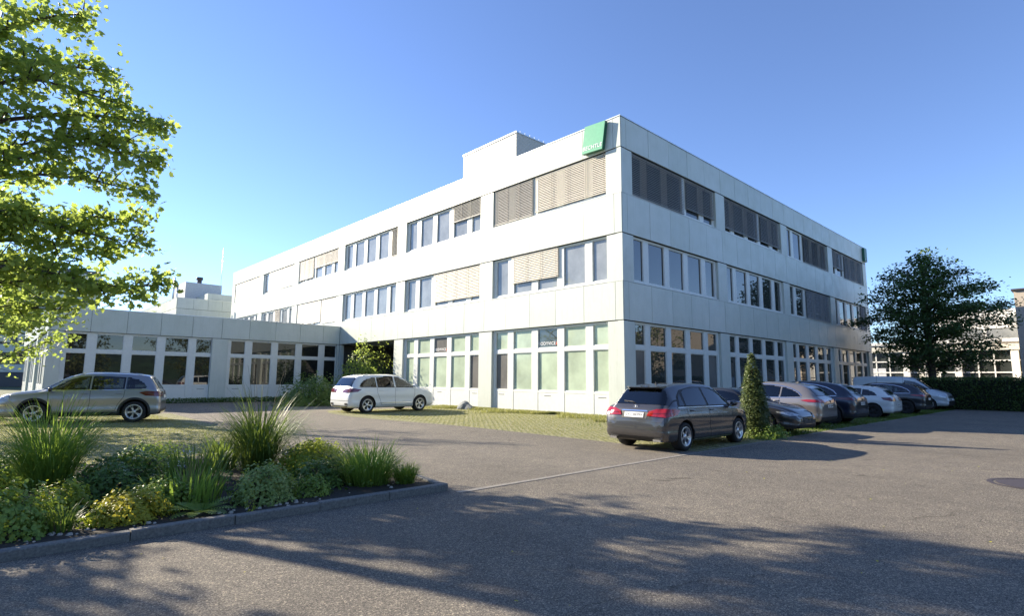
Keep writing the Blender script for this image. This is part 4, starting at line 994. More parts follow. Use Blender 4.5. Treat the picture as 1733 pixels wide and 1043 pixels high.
# --- small white hatchback -----------------------------------------------------------
st2 = [[a[0]*0.93, a[1], a[2]*0.93, a[3]*0.905, a[4]*.95, a[5]*.93] for a in st]
c = suv('parked_white_hatchback', 'small white hatchback with dark red lamps between two dark cars', st2, 2.65, .33, PT['white'], .905,
    [[(-1.5,1.05),(-1.38,1.18),(-1.1,1.30),(-.9,1.34),(-.9,1.03)], [(-.84,1.03),(-.84,1.345),(-.05,1.39),(-.05,1.02)], [(.02,1.02),(.02,1.39),(.3,1.35),(.62,1.22),(.95,1.02)]],
    [(-.62,1.07),(.62,1.07),(.54,1.28),(-.54,1.28)], [(-.45,.80),(.02,.80),(.22,.86),(.26,.96),(-.1,.96),(-.45,.93)], clad=False, text='ZH 7731', spokes=5, dark=True, platez=.62, tailm='taild', gaps=[[(-.02,1.0),(-.02,.3),(.9,.3),(.98,.98)]], hand=((.1,),.9))
c.place(11.0, -5.35, R(90))
tail_suv('parked_black_suv', 'black sport utility car between the small white hatchback and the van', PT['black'], 16.4, -5.4, 1.0, tm='tail', text='')
# --- van -------------------------------------------------------------------------------
st = [[-2.46,.40,.9,1.0,.84,.70],[-2.44,.30,1.10,1.60,.92,.74],[-2.40,.26,1.14,1.90,.94,.76],[-2.2,.24,1.15,1.96,.95,.78],[-1.2,.24,1.15,1.985,.95,.79],[.2,.24,1.14,1.975,.95,.79],[.75,.24,1.13,1.90,.95,.78],[1.15,.24,1.12,1.66,.95,.76],
      [1.6,.24,1.11,1.32,.945,.76],[1.82,.24,1.08,1.20,.94,.80],[2.05,.24,1.02,1.12,.92,.80],[2.32,.25,.90,1.0,.88,.76],[2.44,.28,.70,.80,.82,.68],[2.50,.36,.52,.60,.74,.6]]
c = Car('parked_van', 'pale silver blue panel van facing the road near the hedge', 'van', st, 3.0, .34, PT['van'], .94)
c.side('side_glass', [(.35,1.22),(.35,1.72),(.85,1.66),(1.05,1.55),(1.55,1.22)], M['cglass'], .008)
c.front('windscreen', [(-.78,1.22),(.78,1.22),(.66,1.80),(-.66,1.80)], M['cglass'], .008)
c.rear('rear_glass', [(-.6,1.25),(.6,1.25),(.56,1.7),(-.56,1.7)], M['cglass'], .008)
c.front('grille', [(-.5,.72),(.5,.72),(.5,.84),(-.5,.84)], M['trim'], .012); c.front('bumper_cladding', [(-.8,.24),(.8,.24),(.8,.56),(-.8,.56)], M['trim'], .012)
for sg in (1,-1): c.corner('head_lamp', ((-.36,.72),(0,.70),(.26,.80),(.30,.94),(0,.90)), sg, M['head'], .012, False); 
c.side('side_rub_strip', [(-1.1,.50),(1.1,.50),(1.1,.56),(-1.1,.56)], M['trim'], .012)
c.plate(0, .63, ''); c.gaps([[(.28,1.9),(.26,.34),(1.1,.34),(1.3,.8),(1.6,1.15)], [(-1.1,1.9),(-1.1,.34),(.26,.34)]])
c.mirrors(1.35, 1.2, .95, M['trim']); c.handles((.45,-.95), .98); c.wheels(spokes=6)
c.place(22.8, -5.1, R(-90), 1.03)
# ================================================================== PLANTS
def rot_rand(n, up_bias=0.0, rng=RNG):
    """random orthonormal frames; normals biased up"""
    nrm = rng.normal(size=(n, 3)); nrm[:, 2] += up_bias*1.6; nrm /= np.linalg.norm(nrm, axis=1)[:, None]
    t = rng.normal(size=(n, 3)); t -= (t*nrm).sum(1)[:, None]*nrm; t /= np.linalg.norm(t, axis=1)[:, None]
    return t, np.cross(nrm, t), nrm
LOBED = np.array([(0,0,0),(.28,.10,.02),(.50,.30,.05),(.30,.36,.0),(.42,.66,.04),(.16,.62,0),(0,1.0,-.06),(-.16,.62,0),(-.42,.66,.04),(-.30,.36,0),(-.50,.30,.05),(-.28,.10,.02)])
OVAL = np.array([(0,0,0),(.24,.28,.05),(.26,.58,.05),(0,1.0,-.04),(-.26,.58,.05),(-.24,.28,.05)])
NEED = np.array([(0,0,0),(.14,.45,.02),(0,1.0,0),(-.14,.45,.02)])
def leaves(pts, size, shape=OVAL, up=0.6, rng=RNG, droop=None, outward=None):
    pts = np.asarray(pts, float); n = len(pts)
    t, b, nn = rot_rand(n, up, rng)
    if outward is not None:
        o = outward/np.maximum(1e-6, np.linalg.norm(outward, axis=1))[:, None]
        nn = nn*0.55+o*0.8; nn /= np.linalg.norm(nn, axis=1)[:, None]
        t = t-(t*nn).sum(1)[:, None]*nn; t /= np.linalg.norm(t, axis=1)[:, None]; b = np.cross(nn, t)
    s = size*rng.uniform(0.6, 1.25, n)
    k = len(shape)
    v = pts[:, None, :]+(t[:, None, :]*shape[None, :, 0:1]+b[:, None, :]*shape[None, :, 1:2]+nn[:, None, :]*shape[None, :, 2:3])*s[:, None, None]
    return v.reshape(-1, 3), np.arange(n*k).reshape(n, k)
def trunk_obj(mb_tubes, parent, name='trunk', mat=None):
    mb = MB()
    for pts, rad in mb_tubes: mb.tube(pts, rad, 8)
    return mb.build(name, mat or M['bark'], parent)
def curve_pts(a, b, sag, n=7, wob=0.12, rng=random):
    a, b = Vector(a), Vector(b); L_ = (b-a).length; out = []
    o = [Vector((rng.uniform(-1,1), rng.uniform(-1,1), rng.uniform(-1,1)))*wob*L_*0.25 for _ in range(3)]
    for i in range(n):
        t = i/(n-1); p = a.lerp(b, t); p = p+Vector((0, 0, sag*L_*4*t*(1-t)*0.25))
        p += o[0]*math.sin(math.pi*t)+o[1]*math.sin(2*math.pi*t)*0.6+o[2]*math.sin(3*math.pi*t)*0.35
        out.append(p)
    return out
def limb_tree(name, label, cat, base, limbs, trunk_top, leaf_size, mat, leaf_shape, twigs=14, twig_len=0.9, per=26, spread=0.28, r0=0.28, up=0.6, start=0.25, flat=1.0, sub=2, group=None):
    """trunk, limbs, twigs, then leaves gathered round every twig"""
    root = empty(name, base); tag(root, label, cat, group)
    B = Vector(base); tubes = []; T = Vector(trunk_top)-B
    tp = curve_pts((0,0,0), T, 0, 7, 0.10); tubes.append((tp, [r0*(1.25-0.75*i/6) for i in range(7)]))
    P = []
    for (h, end, r1) in limbs:
        e = Vector(end)-B; st_ = T*h if h <= 1 else T
        lp = curve_pts(st_, e, 0.35, 9, 0.22); L_ = (e-st_).length
        tubes.append((lp, [max(0.012, r1*(1-0.88*i/8)) for i in range(9)]))
        nt_ = max(5, int(twigs*L_/4))
        for k in range(nt_):
            t = start+(1-start)*(k+random.random())/nt_; t = min(t, 0.999)
            f_ = t*8; i = int(f_); p = lp[i].lerp(lp[i+1], f_-i); d = (lp[min(i+1,8)]-lp[i]).normalized()
            rv = Vector((random.gauss(0,1), random.gauss(0,1), random.gauss(0,0.7)*flat)); rv = (rv-rv.dot(d)*d)
            if rv.length < 1e-3: continue
            dirv = (rv.normalized()*0.9+d*0.7+Vector((0,0,0.1))).normalized()
            ll = twig_len*random.uniform(0.45, 1.0)*(1.15-0.55*t)
            q = p+dirv*ll; tubes.append(([p, p.lerp(q, .5)+Vector((0,0,.03)), q], [0.018, 0.012, 0.005]))
            for s_ in range(sub):
                o = p.lerp(q, 0.35+0.65*s_/max(1, sub-1)) if sub > 1 else q
                P.append((o, spread*(0.75+0.5*random.random())))
        P.append((lp[-1], spread*0.7))
    pts = []
    for o, sp in P:
        n = max(3, int(per*random.uniform(0.6, 1.3)))
        g = RNG.normal(size=(n, 3))*sp*np.array([1, 1, 0.62*flat])
        pts.append(np.array(o)[None, :]+g)
    pts = np.concatenate(pts)
    v, f = leaves(pts, leaf_size, leaf_shape, up)
    trunk_obj(tubes, root); np_mesh('crown', v, f, mat, root)
    return root
# --- big plane tree whose branches reach in from the left ------------------------------
tb = (-22.6, 2.6, 0)
vis = [(0.95, (-19.3,-0.0,9.4), .09), (0.85, (-19.7,0.6,8.4), .08), (0.85, (-18.9,-0.35,8.1), .07), (0.75, (-18.55,-0.55,7.4), .08), (0.7, (-17.85,-1.0,7.0), .08), (0.7, (-18.6,-0.3,6.5), .06), (0.6, (-17.95,-.75,6.2), .06),
       (0.6, (-18.05,-.65,5.55), .07), (0.5, (-18.1,-.55,4.95), .06), (0.48, (-18.0,-.60,4.45), .06), (0.42, (-18.5,-.2,4.15), .05), (0.40, (-17.55,-.8,3.62), .065), (0.36, (-18.6,-.1,3.45), .05),
       (0.45, (-19.7,1.0,4.9), .06), (0.4, (-19.6,.9,4.0), .06), (0.8, (-20.6,.9,8.8), .06), (.38, (-19.0,.5,3.05), .05)]
oth = []
for k in range(3):     # crown reaching back over the parking area: it dapples the road
    t = k/2; a = R(118-75*((k*0.618) % 1)); rr_ = 2.0+4.8*((k*0.382+.2) % 1)
    oth.append((0.75+0.25*((k*0.7) % 1), (tb[0]+0.8+rr_*math.cos(a)*0.75, tb[1]+rr_*math.sin(a)*1.15, 7.5+4.0*((k*0.45) % 1)), .06))
for k in range(3): oth.append((0.35+0.08*k, (tb[0]-1.2-0.5*(k % 3), tb[1]-2.2+0.9*k, 4.0+0.9*k), .04))
limb_tree('plane_tree', 'large leafy plane tree whose branches hang in from the left edge', 'tree', tb, vis+oth, (-22.3, 2.2, 8.2), 0.138, M['leaf_plane'], LOBED, twigs=19, twig_len=0.80, per=19, spread=0.155, r0=0.19)
# --- second tree further back at the left ----------------------------------------------
def round_tree(name, label, base, h, rad, mat, n_limb=26, leaf=0.2, per=16, zlo=0.25, group=None, shape=OVAL, tw=10, spread=0.4, flat=1.0, cone=0.0, up=0.6):
    L_ = []
    for k in range(n_limb):
        t = (k+0.5)/n_limb; z = h*(zlo+(1-zlo)*t); a = k*2.399+random.uniform(-.3,.3)
        prof = math.sqrt(max(0.05, 1-((t-0.38)/0.66)**2)) if not cone else (1-t*cone)
        rr_ = rad*prof*random.uniform(0.72, 1.08)
        L_.append((max(0.18, min(1.0, z/h-0.12)), (base[0]+rr_*math.cos(a), base[1]+rr_*math.sin(a), z), 0.06))
    return limb_tree(name, label, 'tree', base, L_, (base[0], base[1], h*0.86), leaf, mat, shape, twigs=tw, twig_len=1.0, per=per, spread=spread, r0=0.22, start=0.15, flat=flat, group=group, up=up)
round_tree('broadleaf_tree', 'smaller broadleaf tree standing in front of the corner of the low wing', (-21.9, 7.4, 0), 8.4, 3.6, M['leaf_plane'], 7, 0.15, 12, 0.34, tw=7, spread=0.20, shape=LOBED)
L_ = [(max(.2, .16+.1*(k % 4)), (-21.4+rr_*math.cos(a), 9.2+rr_*math.sin(a), z), .045) for k, (a, rr_, z) in enumerate([(R(-95+15*k), 2.5+0.9*((k*.618) % 1), 2.7+2.9*((k*.382) % 1)) for k in range(12)])]
limb_tree('young_tree', 'low hanging young broadleaf tree at the left edge between the silver car and the wing', 'tree', (-21.9, 9.4, 0), L_, (-21.6, 9.2, 6.0), 0.14, M['leaf_plane'], LOBED, twigs=13, twig_len=0.8, per=15, spread=0.24, r0=0.12)
# tall trees west of the scene whose shadows fall over the road
for i, (x, y, h, r_) in enumerate([(-20.6, 21.5, 11.8, 3.4)]):
    round_tree('street_tree', 'tall broadleaf tree by the left corner of the low wing, furthest of three trees', (x, y, 0), h, r_, M['leaf_plane'], 20, 0.17, 11, 0.24, spread=0.28, tw=7)
# sunlit trees across the road to the right, mirrored in the windows
for i, (x, y, h, r_) in enumerate([(13, -24, 12, 5), (24, -20, 13.5, 5.2), (36, -22, 12.5, 5), (47, -26, 13, 5.4), (3, -30, 12, 5)]):
    round_tree('street_tree', 'broadleaf tree across the road right of the picture, mirrored in the windows', (x, y, 0), h, r_, M['leaf_far'], 26, 0.34, 9, 0.18, group='trees across the road', spread=0.5, tw=7)
for i, (x, y, h, r_) in enumerate([(-12, -36, 13, 6.5), (-24, -38, 14, 6.5), (-36, -36, 13, 6.5), (-47, -31, 14, 6.5), (-58, -22, 13, 6.5)]):
    round_tree('street_tree', 'broadleaf tree behind the photographer, mirrored in the windows', (x, y, 0), h, r_, M['leaf_far'], 34, 0.5, 12, 0.06, group='trees behind the photographer', spread=0.6, tw=6)
# --- dark maple at the right --------------------------------------------------------------
L_ = []; mbx, mby = 31.4, -5.3
for k in range(46):
    t = (k+.5)/46; z = 2.8+8.5*t; a = k*2.399
    pr_ = 5.3*(math.sin(math.pi*min(1, 0.10+t*0.92))**0.62)*(1.0-0.30*t)
    rr_ = pr_*random.uniform(.68, 1.12)
    L_.append((max(.12, min(1, z/11-.06)), (mbx+rr_*math.cos(a), mby+rr_*math.sin(a), z+random.uniform(-.2,.2)), .06))
limb_tree('dark_tree', 'dark spreading tree with layered branches standing behind the van', 'tree', (mbx, mby, 0), L_, (mbx, mby, 10.4), 0.23, M['leaf_beech'], OVAL, twigs=20, twig_len=1.4, per=19, spread=0.38, r0=0.24, start=.10, flat=.55, up=1.1)
# --- bushes ---------------------------------------------------------------------------
def shrub(name, label, cat, base, rx, ry, h, leaf, n, mat, shape=OVAL, up=0.5, lump=0.18, fill=0.35, stems=5, group=None, flowers=None, z0=0.0):
    root = empty(name, base); tag(root, label, cat, group)
    u = RNG.normal(size=(n, 3)); u[:, 2] = np.abs(u[:, 2]); u /= np.linalg.norm(u, axis=1)[:, None]
    ph = RNG.uniform(0, 6.28, 6)
    az = np.arctan2(u[:, 1], u[:, 0]); el = np.arcsin(u[:, 2])
    lumpf = 1+lump*(np.sin(3*az+ph[0])*np.cos(2.5*el+ph[1])+0.7*np.sin(5*az+ph[2]+3*el)+0.5*np.sin(9*az+ph[3])*np.sin(7*el+ph[4]))
    r_ = (1-fill*RNG.random(n)**1.6)*lumpf
    P = u*r_[:, None]*np.array([rx, ry, h]); P[:, 2] += z0
    v, f = leaves(P, leaf, shape, up, outward=u/np.array([rx, ry, h]))
    tb_ = []
    for k in range(stems):
        a = random.uniform(0, 6.28); tb_.append(([(0,0,0), (rx*.3*math.cos(a), ry*.3*math.sin(a), h*.4), (rx*.6*math.cos(a), ry*.6*math.sin(a), h*.75)], [.012+.008*h, .01, .005]))
    trunk_obj(tb_, root, 'stem'); np_mesh('foliage', v, f, mat, root)
    if flowers:
        nf, sz, fm = flowers; ii = RNG.integers(0, n, nf); Q = u[ii]*np.array([rx, ry, h])*1.05; Q[:, 2] += z0
        Q = Q[u[ii][:, 2] > 0.25]
        Q = np.repeat(Q, 6, 0)+RNG.normal(size=(len(Q)*6, 3))*sz*0.35
        v, f = leaves(Q, sz*0.55, OVAL, 1.2); np_mesh('flower', v, f, fm, root)['kind'] = 'stuff'
    return root
def tuft(name, label, cat, base, h, spread, n, mat, width=0.012, rad=0.15, droop=1.0, group=None, plume=0, hvar=.35, lean=1.0, seg=7):
    root = empty(name, base); tag(root, label, cat, group); V = []; Fc = []; c = 0
    for k in range(n):
        a = random.uniform(0, 2*math.pi); r0 = rad*math.sqrt(random.random()); hh = h*random.uniform(1-hvar, 1.05)
        th0 = random.uniform(0, 0.42)*lean*spread/h*1.6; p = Vector((r0*math.cos(a), r0*math.sin(a), 0)); th = th0*0.35
        a2 = a+random.gauss(0, .35); L_ = hh*random.uniform(1.0, 1.18); w0 = width*random.uniform(.7, 1.3); side = Vector((-math.sin(a2), math.cos(a2), 0))
        bend = droop*random.uniform(.25, 1.25)*(0.5+spread/h)
        for i in range(seg+1):
            t = i/seg; w_ = w0*(0.7+0.6*t)*(1-t**3)+0.0008
            V += [tuple(p-side*w_), tuple(p+side*w_)]
            if i < seg: Fc.append((c+2*i, c+2*i+1, c+2*i+3, c+2*i+2))
            th = th0+bend*t**1.7*1.15
            p = p+Vector((math.cos(a2)*math.sin(th), math.sin(a2)*math.sin(th), math.cos(th)))*L_/seg
        c += 2*(seg+1)
    o = np_mesh('blades', np.array(V), np.array(Fc), mat, root)
    for k in range(plume):
        a = random.uniform(0, 6.28); mb = MB(); q = Vector((.12*math.cos(a)+spread*.25*math.cos(a), .12*math.sin(a)+spread*.25*math.sin(a), h*random.uniform(1.08, 1.28)))
        mb.tube([(0.1*math.cos(a), .1*math.sin(a), 0), q*0.6+Vector((0,0,h*.1)), q], [.004, .003, .002], 5); mb.build('stalk', M['stalk'], root)
    return root
BZ = 0.07
# planting bed: kerb stones, soil
sheet('planting_bed', [(-34,-7.28),(-15.05,-7.28),(-15.0,-7.0),(-14.95,-6.4),(-14.6,-4.0),(-14.6,-1.55),(-34,-1.45)], BZ, M['soil'])
kb = empty('kerb', (0, 0, 0)); kb['kind'] = 'structure'
def kerb_run(pts, w_=0.12, h=0.10, L0=1.0):
    for (a, b) in zip(pts[:-1], pts[1:]):
        a, b = Vector(a), Vector(b); L_ = (b-a).length; d = (b-a)/L_; nrm = Vector((-d.y, d.x, 0)); n = max(1, round(L_/L0))
        for k in range(n):
            mb = MB(); p = a+d*(L_*k/n+0.005); q = a+d*(L_*(k+1)/n-0.005); j = random.uniform(-.006, .006); e = 0.012
            vs = []
            for s_ in (p, q):
                for (o, z) in ((0, -0.02), (0, h-e+j), (e, h+j), (w_-e, h+j), (w_, h-e+j), (w_, -0.02)): vs.append(s_+nrm*(o+j)+Vector((0, 0, z)))
            fs = [(i, i+1, i+7, i+6) for i in range(5)]+[(0,1,2,3,4,5), (11,10,9,8,7,6)]
            mb.add(vs, fs); o_ = mb.build('kerb_stone', M['kerb'], kb)
kerb_run([(-33.0, -7.42, 0), (-14.93, -7.42, 0)]); kerb_run([(-14.93, -7.28, 0), (-14.80, -6.5, 0), (-14.45, -3.9, 0), (-14.45, -1.5, 0)])
pz = []
for k in range(75):
    x_, y_ = random.choice([(-19.4, -7.0), (-15.2, -6.85), (-17.2, -7.1), (-20.2, -6.9), (-18.3, -7.0)]); x_ += random.gauss(0, .35); y_ = min(max(y_+random.gauss(0, .10), -7.22), -6.3)
    if x_ > -15.08: continue
    pz.append((x_, y_, random.uniform(.012, .035)))
mb = MB()
for x_, y_, r_ in pz:
    n = 6; vs = [(x_+r_*math.cos(k*math.pi/3)*random.uniform(.8,1.2), y_+r_*math.sin(k*math.pi/3)*random.uniform(.8,1.2), BZ-0.005) for k in range(6)]+[(x_+r_*.6*math.cos(k*math.pi/3), y_+r_*.6*math.sin(k*math.pi/3), BZ+r_*.6) for k in range(6)]
    mb.add(vs, [(k, (k+1) % 6, 6+(k+1) % 6, 6+k) for k in range(6)]+[(6,7,8,9,10,11)])
tag(mb.build('gravel', M['pebble']), 'pale pebbles scattered on the dark soil of the planting bed', 'gravel', kind='stuff')
tuft('ornamental_grass', 'tall light green ornamental grass clump at the left in front of the silver car', 'ornamental grass', (-19.38, -3.97, BZ), 1.32, 1.0, 620, M['blade_light'], .0055, .27, 1.45, 'tall ornamental grasses')
tuft('ornamental_grass', 'tall dark ornamental grass clump arching in the middle of the planting bed', 'ornamental grass', (-16.62, -4.25, BZ), 1.42, 1.1, 800, M['blade'], .005, .24, 1.75, 'tall ornamental grasses', plume=8)
tuft('strap_leaf_plant', 'strap leaved iris clump left of the dark arching grass', 'plant', (-17.0, -3.6, BZ), 0.60, 0.42, 110, M['blade'], .016, .24, .8)
shrub('low_shrub', 'dark green leafy low shrub right of the tall light green grass', 'shrub', (-18.35, -3.9, BZ), .75, .5, .42, .085, 2400, M['leaf_dark'], NEED*np.array([1.6,1,1]))
shrub('low_shrub', 'dark green leafy low shrub behind the golden bush', 'shrub', (-18.75, -4.9, BZ), .62, .5, .40, .085, 1800, M['leaf_dark'], NEED*np.array([1.6,1,1]))
shrub('yellow_shrub', 'small bright yellow green bush in front of the tall light green grass', 'shrub', (-19.35, -5.75, BZ), .28, .26, .32, .055, 1300, M['leaf_yellow'])
shrub('golden_shrub', 'golden leaved bush with orange tips beside the kerb', 'shrub', (-18.85, -6.72, BZ), .36, .34, .33, .050, 1900, M['leaf_gold'])
shrub('golden_shrub', 'green bush with a few golden tips right of the golden bush', 'shrub', (-18.42, -6.35, BZ), .40, .36, .34, .050, 1900, M['leaf_shrub'])
shrub('leafy_shrub', 'dense green bush at the left edge of the picture above the kerb', 'shrub', (-20.0, -6.55, BZ), .58, .46, .46, .060, 3400, M['leaf_shrub'])
shrub('leafy_shrub', 'yellow green bush at the left edge left of the tall light grass', 'shrub', (-20.35, -4.9, BZ), .60, .55, .62, .075, 2600, M['leaf_yellow'])
tuft('grass_clump', 'thin green blades beside the kerb left of the golden bush', 'grass clump', (-19.45, -6.85, BZ), .30, .20, 60, M['blade'], .008, .12, .8)
tuft('daylily_clump', 'pale daylily blades with dry stalks in the middle of the bed', 'plant', (-18.15, -6.3, BZ), .44, .30, 170, M['blade_light'], .011, .38, .55, plume=12)
tuft('daylily_clump', 'darker daylily blades with stalks left of the round white flowered bush', 'plant', (-17.85, -5.3, BZ), .55, .34, 170, M['blade'], .011, .36, .5, plume=8)
# fern
fr = empty('fern', (-18.18, -6.92, BZ)); tag(fr, 'low fern fronds by the kerb in the middle of the bed', 'fern'); V = []; Fc = []; c_ = 0
for k in range(13):
    a = k*2.4; th = random.uniform(.8, 1.15); L_ = random.uniform(.25, .38); p = Vector((0, 0, 0))
    for i in range(12):
        t = i/12; d = Vector((math.cos(a)*math.sin(th+t*.7), math.sin(a)*math.sin(th+t*.7), math.cos(th+t*.7))); p = p+d*L_/12; sd_ = Vector((-math.sin(a), math.cos(a), 0)); lw = .085*math.sin(math.pi*(t*.85+.12))
        for sg in (1, -1): V += [p, p+sd_*sg*lw+d*.03, p+sd_*sg*lw*.9+d*.045, p+d*.02]; Fc.append((c_, c_+1, c_+2, c_+3)); c_ += 4
np_mesh('frond', np.array([tuple(q) for q in V]), np.array(Fc), M['leaf_shrub'], fr)
shrub('flowering_shrub', 'round pale green bush with small white flower heads beside the kerb', 'shrub', (-17.38, -6.72, BZ), .40, .36, .46, .052, 2600, M['leaf_pale'], flowers=(46, .055, M['leaf_yellow']), lump=.1)
shrub('leafy_shrub', 'bright green bush behind the round pale bush, right of the dark arching grass', 'shrub', (-15.95, -4.9, BZ), .62, .55, .50, .060, 3600, M['leaf_yellow'], lump=.12)
shrub('leafy_shrub', 'dark green mound between the round pale bush and the bright grass mound', 'shrub', (-16.35, -6.1, BZ), .40, .40, .36, .055, 2200, M['leaf_dark'])
tuft('grass_mound', 'bright green grass mound near the pointed end of the bed', 'grass clump', (-15.75, -6.45, BZ), .66, .66, 620, M['blade_light'], .006, .34, 1.0)
tuft('grass_mound', 'small bright grass tuft at the pointed end of the bed', 'grass clump', (-15.30, -6.80, BZ), .32, .32, 320, M['blade_light'], .005, .15, .9)
shrub('pink_flower', 'low plant with small pink and white flowers at the pointed end of the bed', 'flower', (-15.15, -6.05, BZ), .24, .30, .34, .035, 700, M['leaf_shrub'], flowers=(38, .05, M['petal_pink']))
shrub('pink_flower', 'small white flowers between the daylily blades', 'flower', (-17.95, -5.0, BZ), .22, .2, .5, .035, 300, M['leaf_shrub'], flowers=(22, .06, M['petal']))
for (x_, y_, rx_, h_, mt, lf, nn, lb) in ((-19.75, -3.2, .55, .45, 'leaf_shrub', .07, 1800, 'mid green bush behind the tall light grass clump'), (-17.9, -2.6, .6, .42, 'leaf_shrub', .06, 2000, 'low bush at the back edge of the bed left of the iris clump'), 
        (-15.3, -3.6, .5, .38, 'leaf_yellow', .05, 2000, 'yellow green bush at the back right corner of the bed'), (-19.1, -6.75, .2, .20, 'leaf_yellow', .045, 700, 'tiny yellow green bush left of the golden bush'), (-16.75, -6.75, .26, .26, 'leaf_shrub', .04, 1100, 'little green bush right of the white flowered bush')):
    shrub('low_shrub', lb, 'shrub', (x_, y_, BZ), rx_, rx_*.85, h_, lf, nn, M[mt])
shrub('weed', 'thin single weed growing over the kerb', 'plant', (-17.72, -7.24, BZ), .05, .05, .20, .03, 60, M['leaf_yellow'])
# ivy like low cover over the bed soil
n_ = 4000; P = np.stack([RNG.uniform(-26, -15.2, n_), RNG.uniform(-6.95, -1.7, n_), BZ+RNG.uniform(0, .12, n_)], 1)
v, f = leaves(P, .07, OVAL, 1.0); tag(np_mesh('ground_cover', v, f, M['leaf_dark']), 'low leafy ground cover between the bushes of the bed', 'ground cover', kind='stuff')
# --- bushes near the buildings --------------------------------------------------------
shrub('wing_shrub', 'broad dark evergreen bush against the low wing left of the white car', 'shrub', (-5.3, 19.0, 0), 2.1, 1.5, 1.75, .13, 6500, M['leaf_dark'])
shrub('undercroft_tree', 'multi stemmed leafy bush growing in front of the open undercroft behind the white car', 'shrub', (-0.9, 20.9, 0), 1.9, 2.1, 3.7, .17, 5200, M['leaf_plane'], fill=.6, lump=.22, stems=9)
shrub('left_yew', 'dark yew bush at the left edge in front of the low wing', 'shrub', (-21.6, 14.4, 0), 1.2, 1.2, 2.1, .07, 4200, M['leaf_conifer'], NEED*np.array([1.3,1,1]))
shrub('left_low_shrub', 'low green shrub at the left edge behind the silver car', 'shrub', (-20.6, 15.4, 0), 1.3, 1.1, 1.1, .08, 3400, M['leaf_shrub'])
# trimmed strip of green along the wing wall
n_ = 9000; P = np.stack([RNG.uniform(-14.5, -0.5, n_), RNG.uniform(26.35, 26.95, n_), RNG.uniform(0, .30, n_)], 1)
v, f = leaves(P, .09, OVAL, 1.0); tag(np_mesh('low_box_hedge', v, f, M['leaf_dark']), 'ankle high dark green strip of planting along the foot of the low wing', 'hedge')
# boulder by the wall
rb = bmesh.new(); bmesh.ops.create_icosphere(rb, subdivisions=3, radius=1)
for v_ in rb.verts:
    q = v_.co; k = 1+.16*math.sin(3.1*q.x+1)+.12*math.sin(4.3*q.y+q.z*2)+.05*math.sin(11*q.x*q.y); v_.co = Vector((q.x*.30*k, q.y*.62*k, max(-.1, q.z*.34*k)))
me = bpy.data.meshes.new('boulder'); rb.to_mesh(me); rb.free(); me.materials.append(M['stone']); o = bpy.data.objects.new('boulder', me); COL.objects.link(o); o.location = (-0.55, 10.4, 0.05)
tag(o, 'grey boulder at the foot of the sunlit wall right of the white car', 'boulder')
# conifers
def conifer(name, label, base, h, r_, n, lean=0.0):
    root = empty(name, base); tag(root, label, 'conifer'); P = []; O = []
    sp = [(0, 0, 1.0, 1.0)]+[(r_*.45*math.cos(a), r_*.45*math.sin(a), random.uniform(.55, .86), .62) for a in [k*1.05 for k in range(6)]]
    for (ox, oy, hf, rf) in sp:
        m_ = int(n*(0.34 if hf == 1 else 0.11)); t = RNG.random(m_)**0.85; a = RNG.uniform(0, 6.28, m_)
        pr_ = r_*rf*np.clip(np.sin(np.pi*np.clip(t*.86+.12, 0, 1))**.65, .04, 1)*(1-.55*t)*(0.82+.22*RNG.random(m_))*(1+.16*np.sin(9*t*h+2*a))
        P.append(np.stack([ox+pr_*np.cos(a), oy+pr_*np.sin(a), .05+t*h*hf], 1)); O.append(np.stack([np.cos(a), np.sin(a), np.full(m_, .9)], 1))
    P = np.concatenate(P)+RNG.normal(size=(sum(len(q) for q in P), 3))*.018; O = np.concatenate(O)
    v, f = leaves(P, .085, NEED*np.array([1.5,1,1]), .8, outward=O); trunk_obj([([(0,0,0),(0,0,h*.85)], [.05,.02])], root); np_mesh('crown', v, f, M['leaf_conifer'], root)
conifer('columnar_conifer', 'tallest narrow conifer standing right of the dark grey hatchback', (-3.32, -7.0, 0), 2.45, .40, 9000)
conifer('columnar_conifer', 'shorter dark conifer leaning on the right side of the tallest one', (-2.72, -6.9, 0), 1.65, .34, 8000)
shrub('conifer_underplanting', 'straggly leafy ground plants at the foot of the two narrow conifers', 'plant', (-3.05, -7.35, 0), .85, .42, .42, .075, 1500, M['leaf_shrub'], fill=.8)
# --- verge grass at the foot of the walls, grass in the pavers ------------------------------
def grass_patch(name, label, fn, n, h, mat, wd=.006):
    P = np.array([fn() for _ in range(n)]); a = RNG.uniform(0, 6.28, n); hh = h*RNG.uniform(.4, 1.2, n); le = RNG.uniform(.1, .7, n)*hh; w_ = wd*RNG.uniform(.6, 1.4, n)
    sx, sy = -np.sin(a)*w_, np.cos(a)*w_
    V = np.zeros((n, 4, 3)); V[:, 0] = P+np.stack([sx, sy, 0*sx], 1); V[:, 1] = P-np.stack([sx, sy, 0*sx], 1)
    mid = P+np.stack([np.cos(a)*le*.35, np.sin(a)*le*.35, hh*.62], 1); tip = P+np.stack([np.cos(a)*le, np.sin(a)*le, hh], 1)
    V[:, 2] = mid-np.stack([sx, sy, 0*sx], 1)*.8; V[:, 3] = tip
    tag(np_mesh(name, V.reshape(-1, 3), np.arange(n*4).reshape(n, 4), mat), label, 'grass', kind='stuff')
def verge():
    y = random.uniform(-0.2, 13.0) if random.random() < .8 else random.uniform(-7.2, 0)
    d = abs(random.gauss(0, .55)) if y > 0 else random.uniform(0, 1)
    if y > 0: return (-0.02-d*(0.75+.6*math.sin(y*1.1)+.3*math.sin(y*2.7+1)), y, 0)
    return (random.uniform(-2.2, -.3), y, 0)
grass_patch('verge_grass', 'rough sunlit grass along the foot of the left wall', verge, 26000, .15, M['blade_dry'], .009)
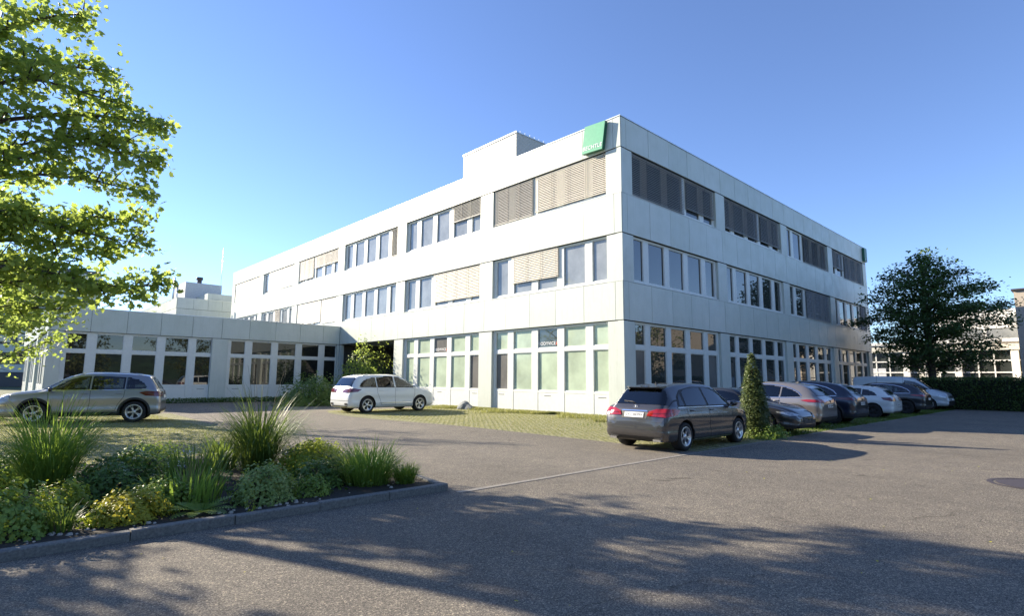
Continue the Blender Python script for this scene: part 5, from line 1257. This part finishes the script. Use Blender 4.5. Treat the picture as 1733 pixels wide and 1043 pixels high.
def row():
    return (random.uniform(-4.0, 24), random.uniform(-7.6, -6.3) if random.random() < .7 else random.uniform(-6.3, -.4), 0)
grass_patch('row_grass', 'short grass under and between the cars of the row', row, 16000, .07, M['blade'], .010)
def pav():
    return (random.uniform(-7.5, -.6), random.uniform(-7.4, 12.9), 0)
grass_patch('paver_grass', 'short grass sprouting between the paving stones by the wall', pav, 42000, .030, M['blade_dry'], .008)
def pav2():
    x_ = random.uniform(-25, -14.6); y_ = random.uniform(-1.5, 15); return (x_, y_, 0)
grass_patch('paver_grass_left', 'short dry grass over the worn parking area behind the bed', pav2, 60000, .032, M['blade_dry'], .009)
# --- hedge ------------------------------------------------------------------------------
n_ = 26000
s_ = RNG.random(n_); y_ = RNG.uniform(-30, -5.2, n_); P = np.zeros((n_, 3)); P[:, 1] = y_
fce = RNG.random(n_) < .6
P[:, 0] = np.where(fce, 24.6+RNG.normal(0, .06, n_), 24.6+1.5*RNG.random(n_)); P[:, 2] = np.where(fce, 1.92*s_, 1.92+RNG.normal(0, .05, n_))
end = RNG.random(n_) < .12; P[:, 1] = np.where(end, -5.2+RNG.normal(0, .06, n_), P[:, 1]); P[:, 0] = np.where(end, 24.6+1.5*RNG.random(n_), P[:, 0]); P[:, 2] = np.where(end, 1.92*s_, P[:, 2])
hd_ = empty('hedge', (25.3, -12, 0)); tag(hd_, 'long clipped dark green hedge behind the road at the right edge', 'hedge')
v, f = leaves(P-np.array([25.3, -12, 0]), .12, OVAL, .6); np_mesh('foliage', v, f, M['hedge'], hd_)
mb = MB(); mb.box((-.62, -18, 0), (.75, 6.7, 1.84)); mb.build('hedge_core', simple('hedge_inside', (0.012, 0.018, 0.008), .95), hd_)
# fallen leaves and grit on the road
n_ = 70; P = np.stack([RNG.uniform(-19, 2, n_), RNG.uniform(-14.5, -7.9, n_), np.full(n_, .012)], 1)
v, f = leaves(P, .035, OVAL, 3.0); tag(np_mesh('fallen_leaves', v, f, M['leaf_gold']), 'tiny fallen leaves scattered on the asphalt', 'leaves', kind='stuff')
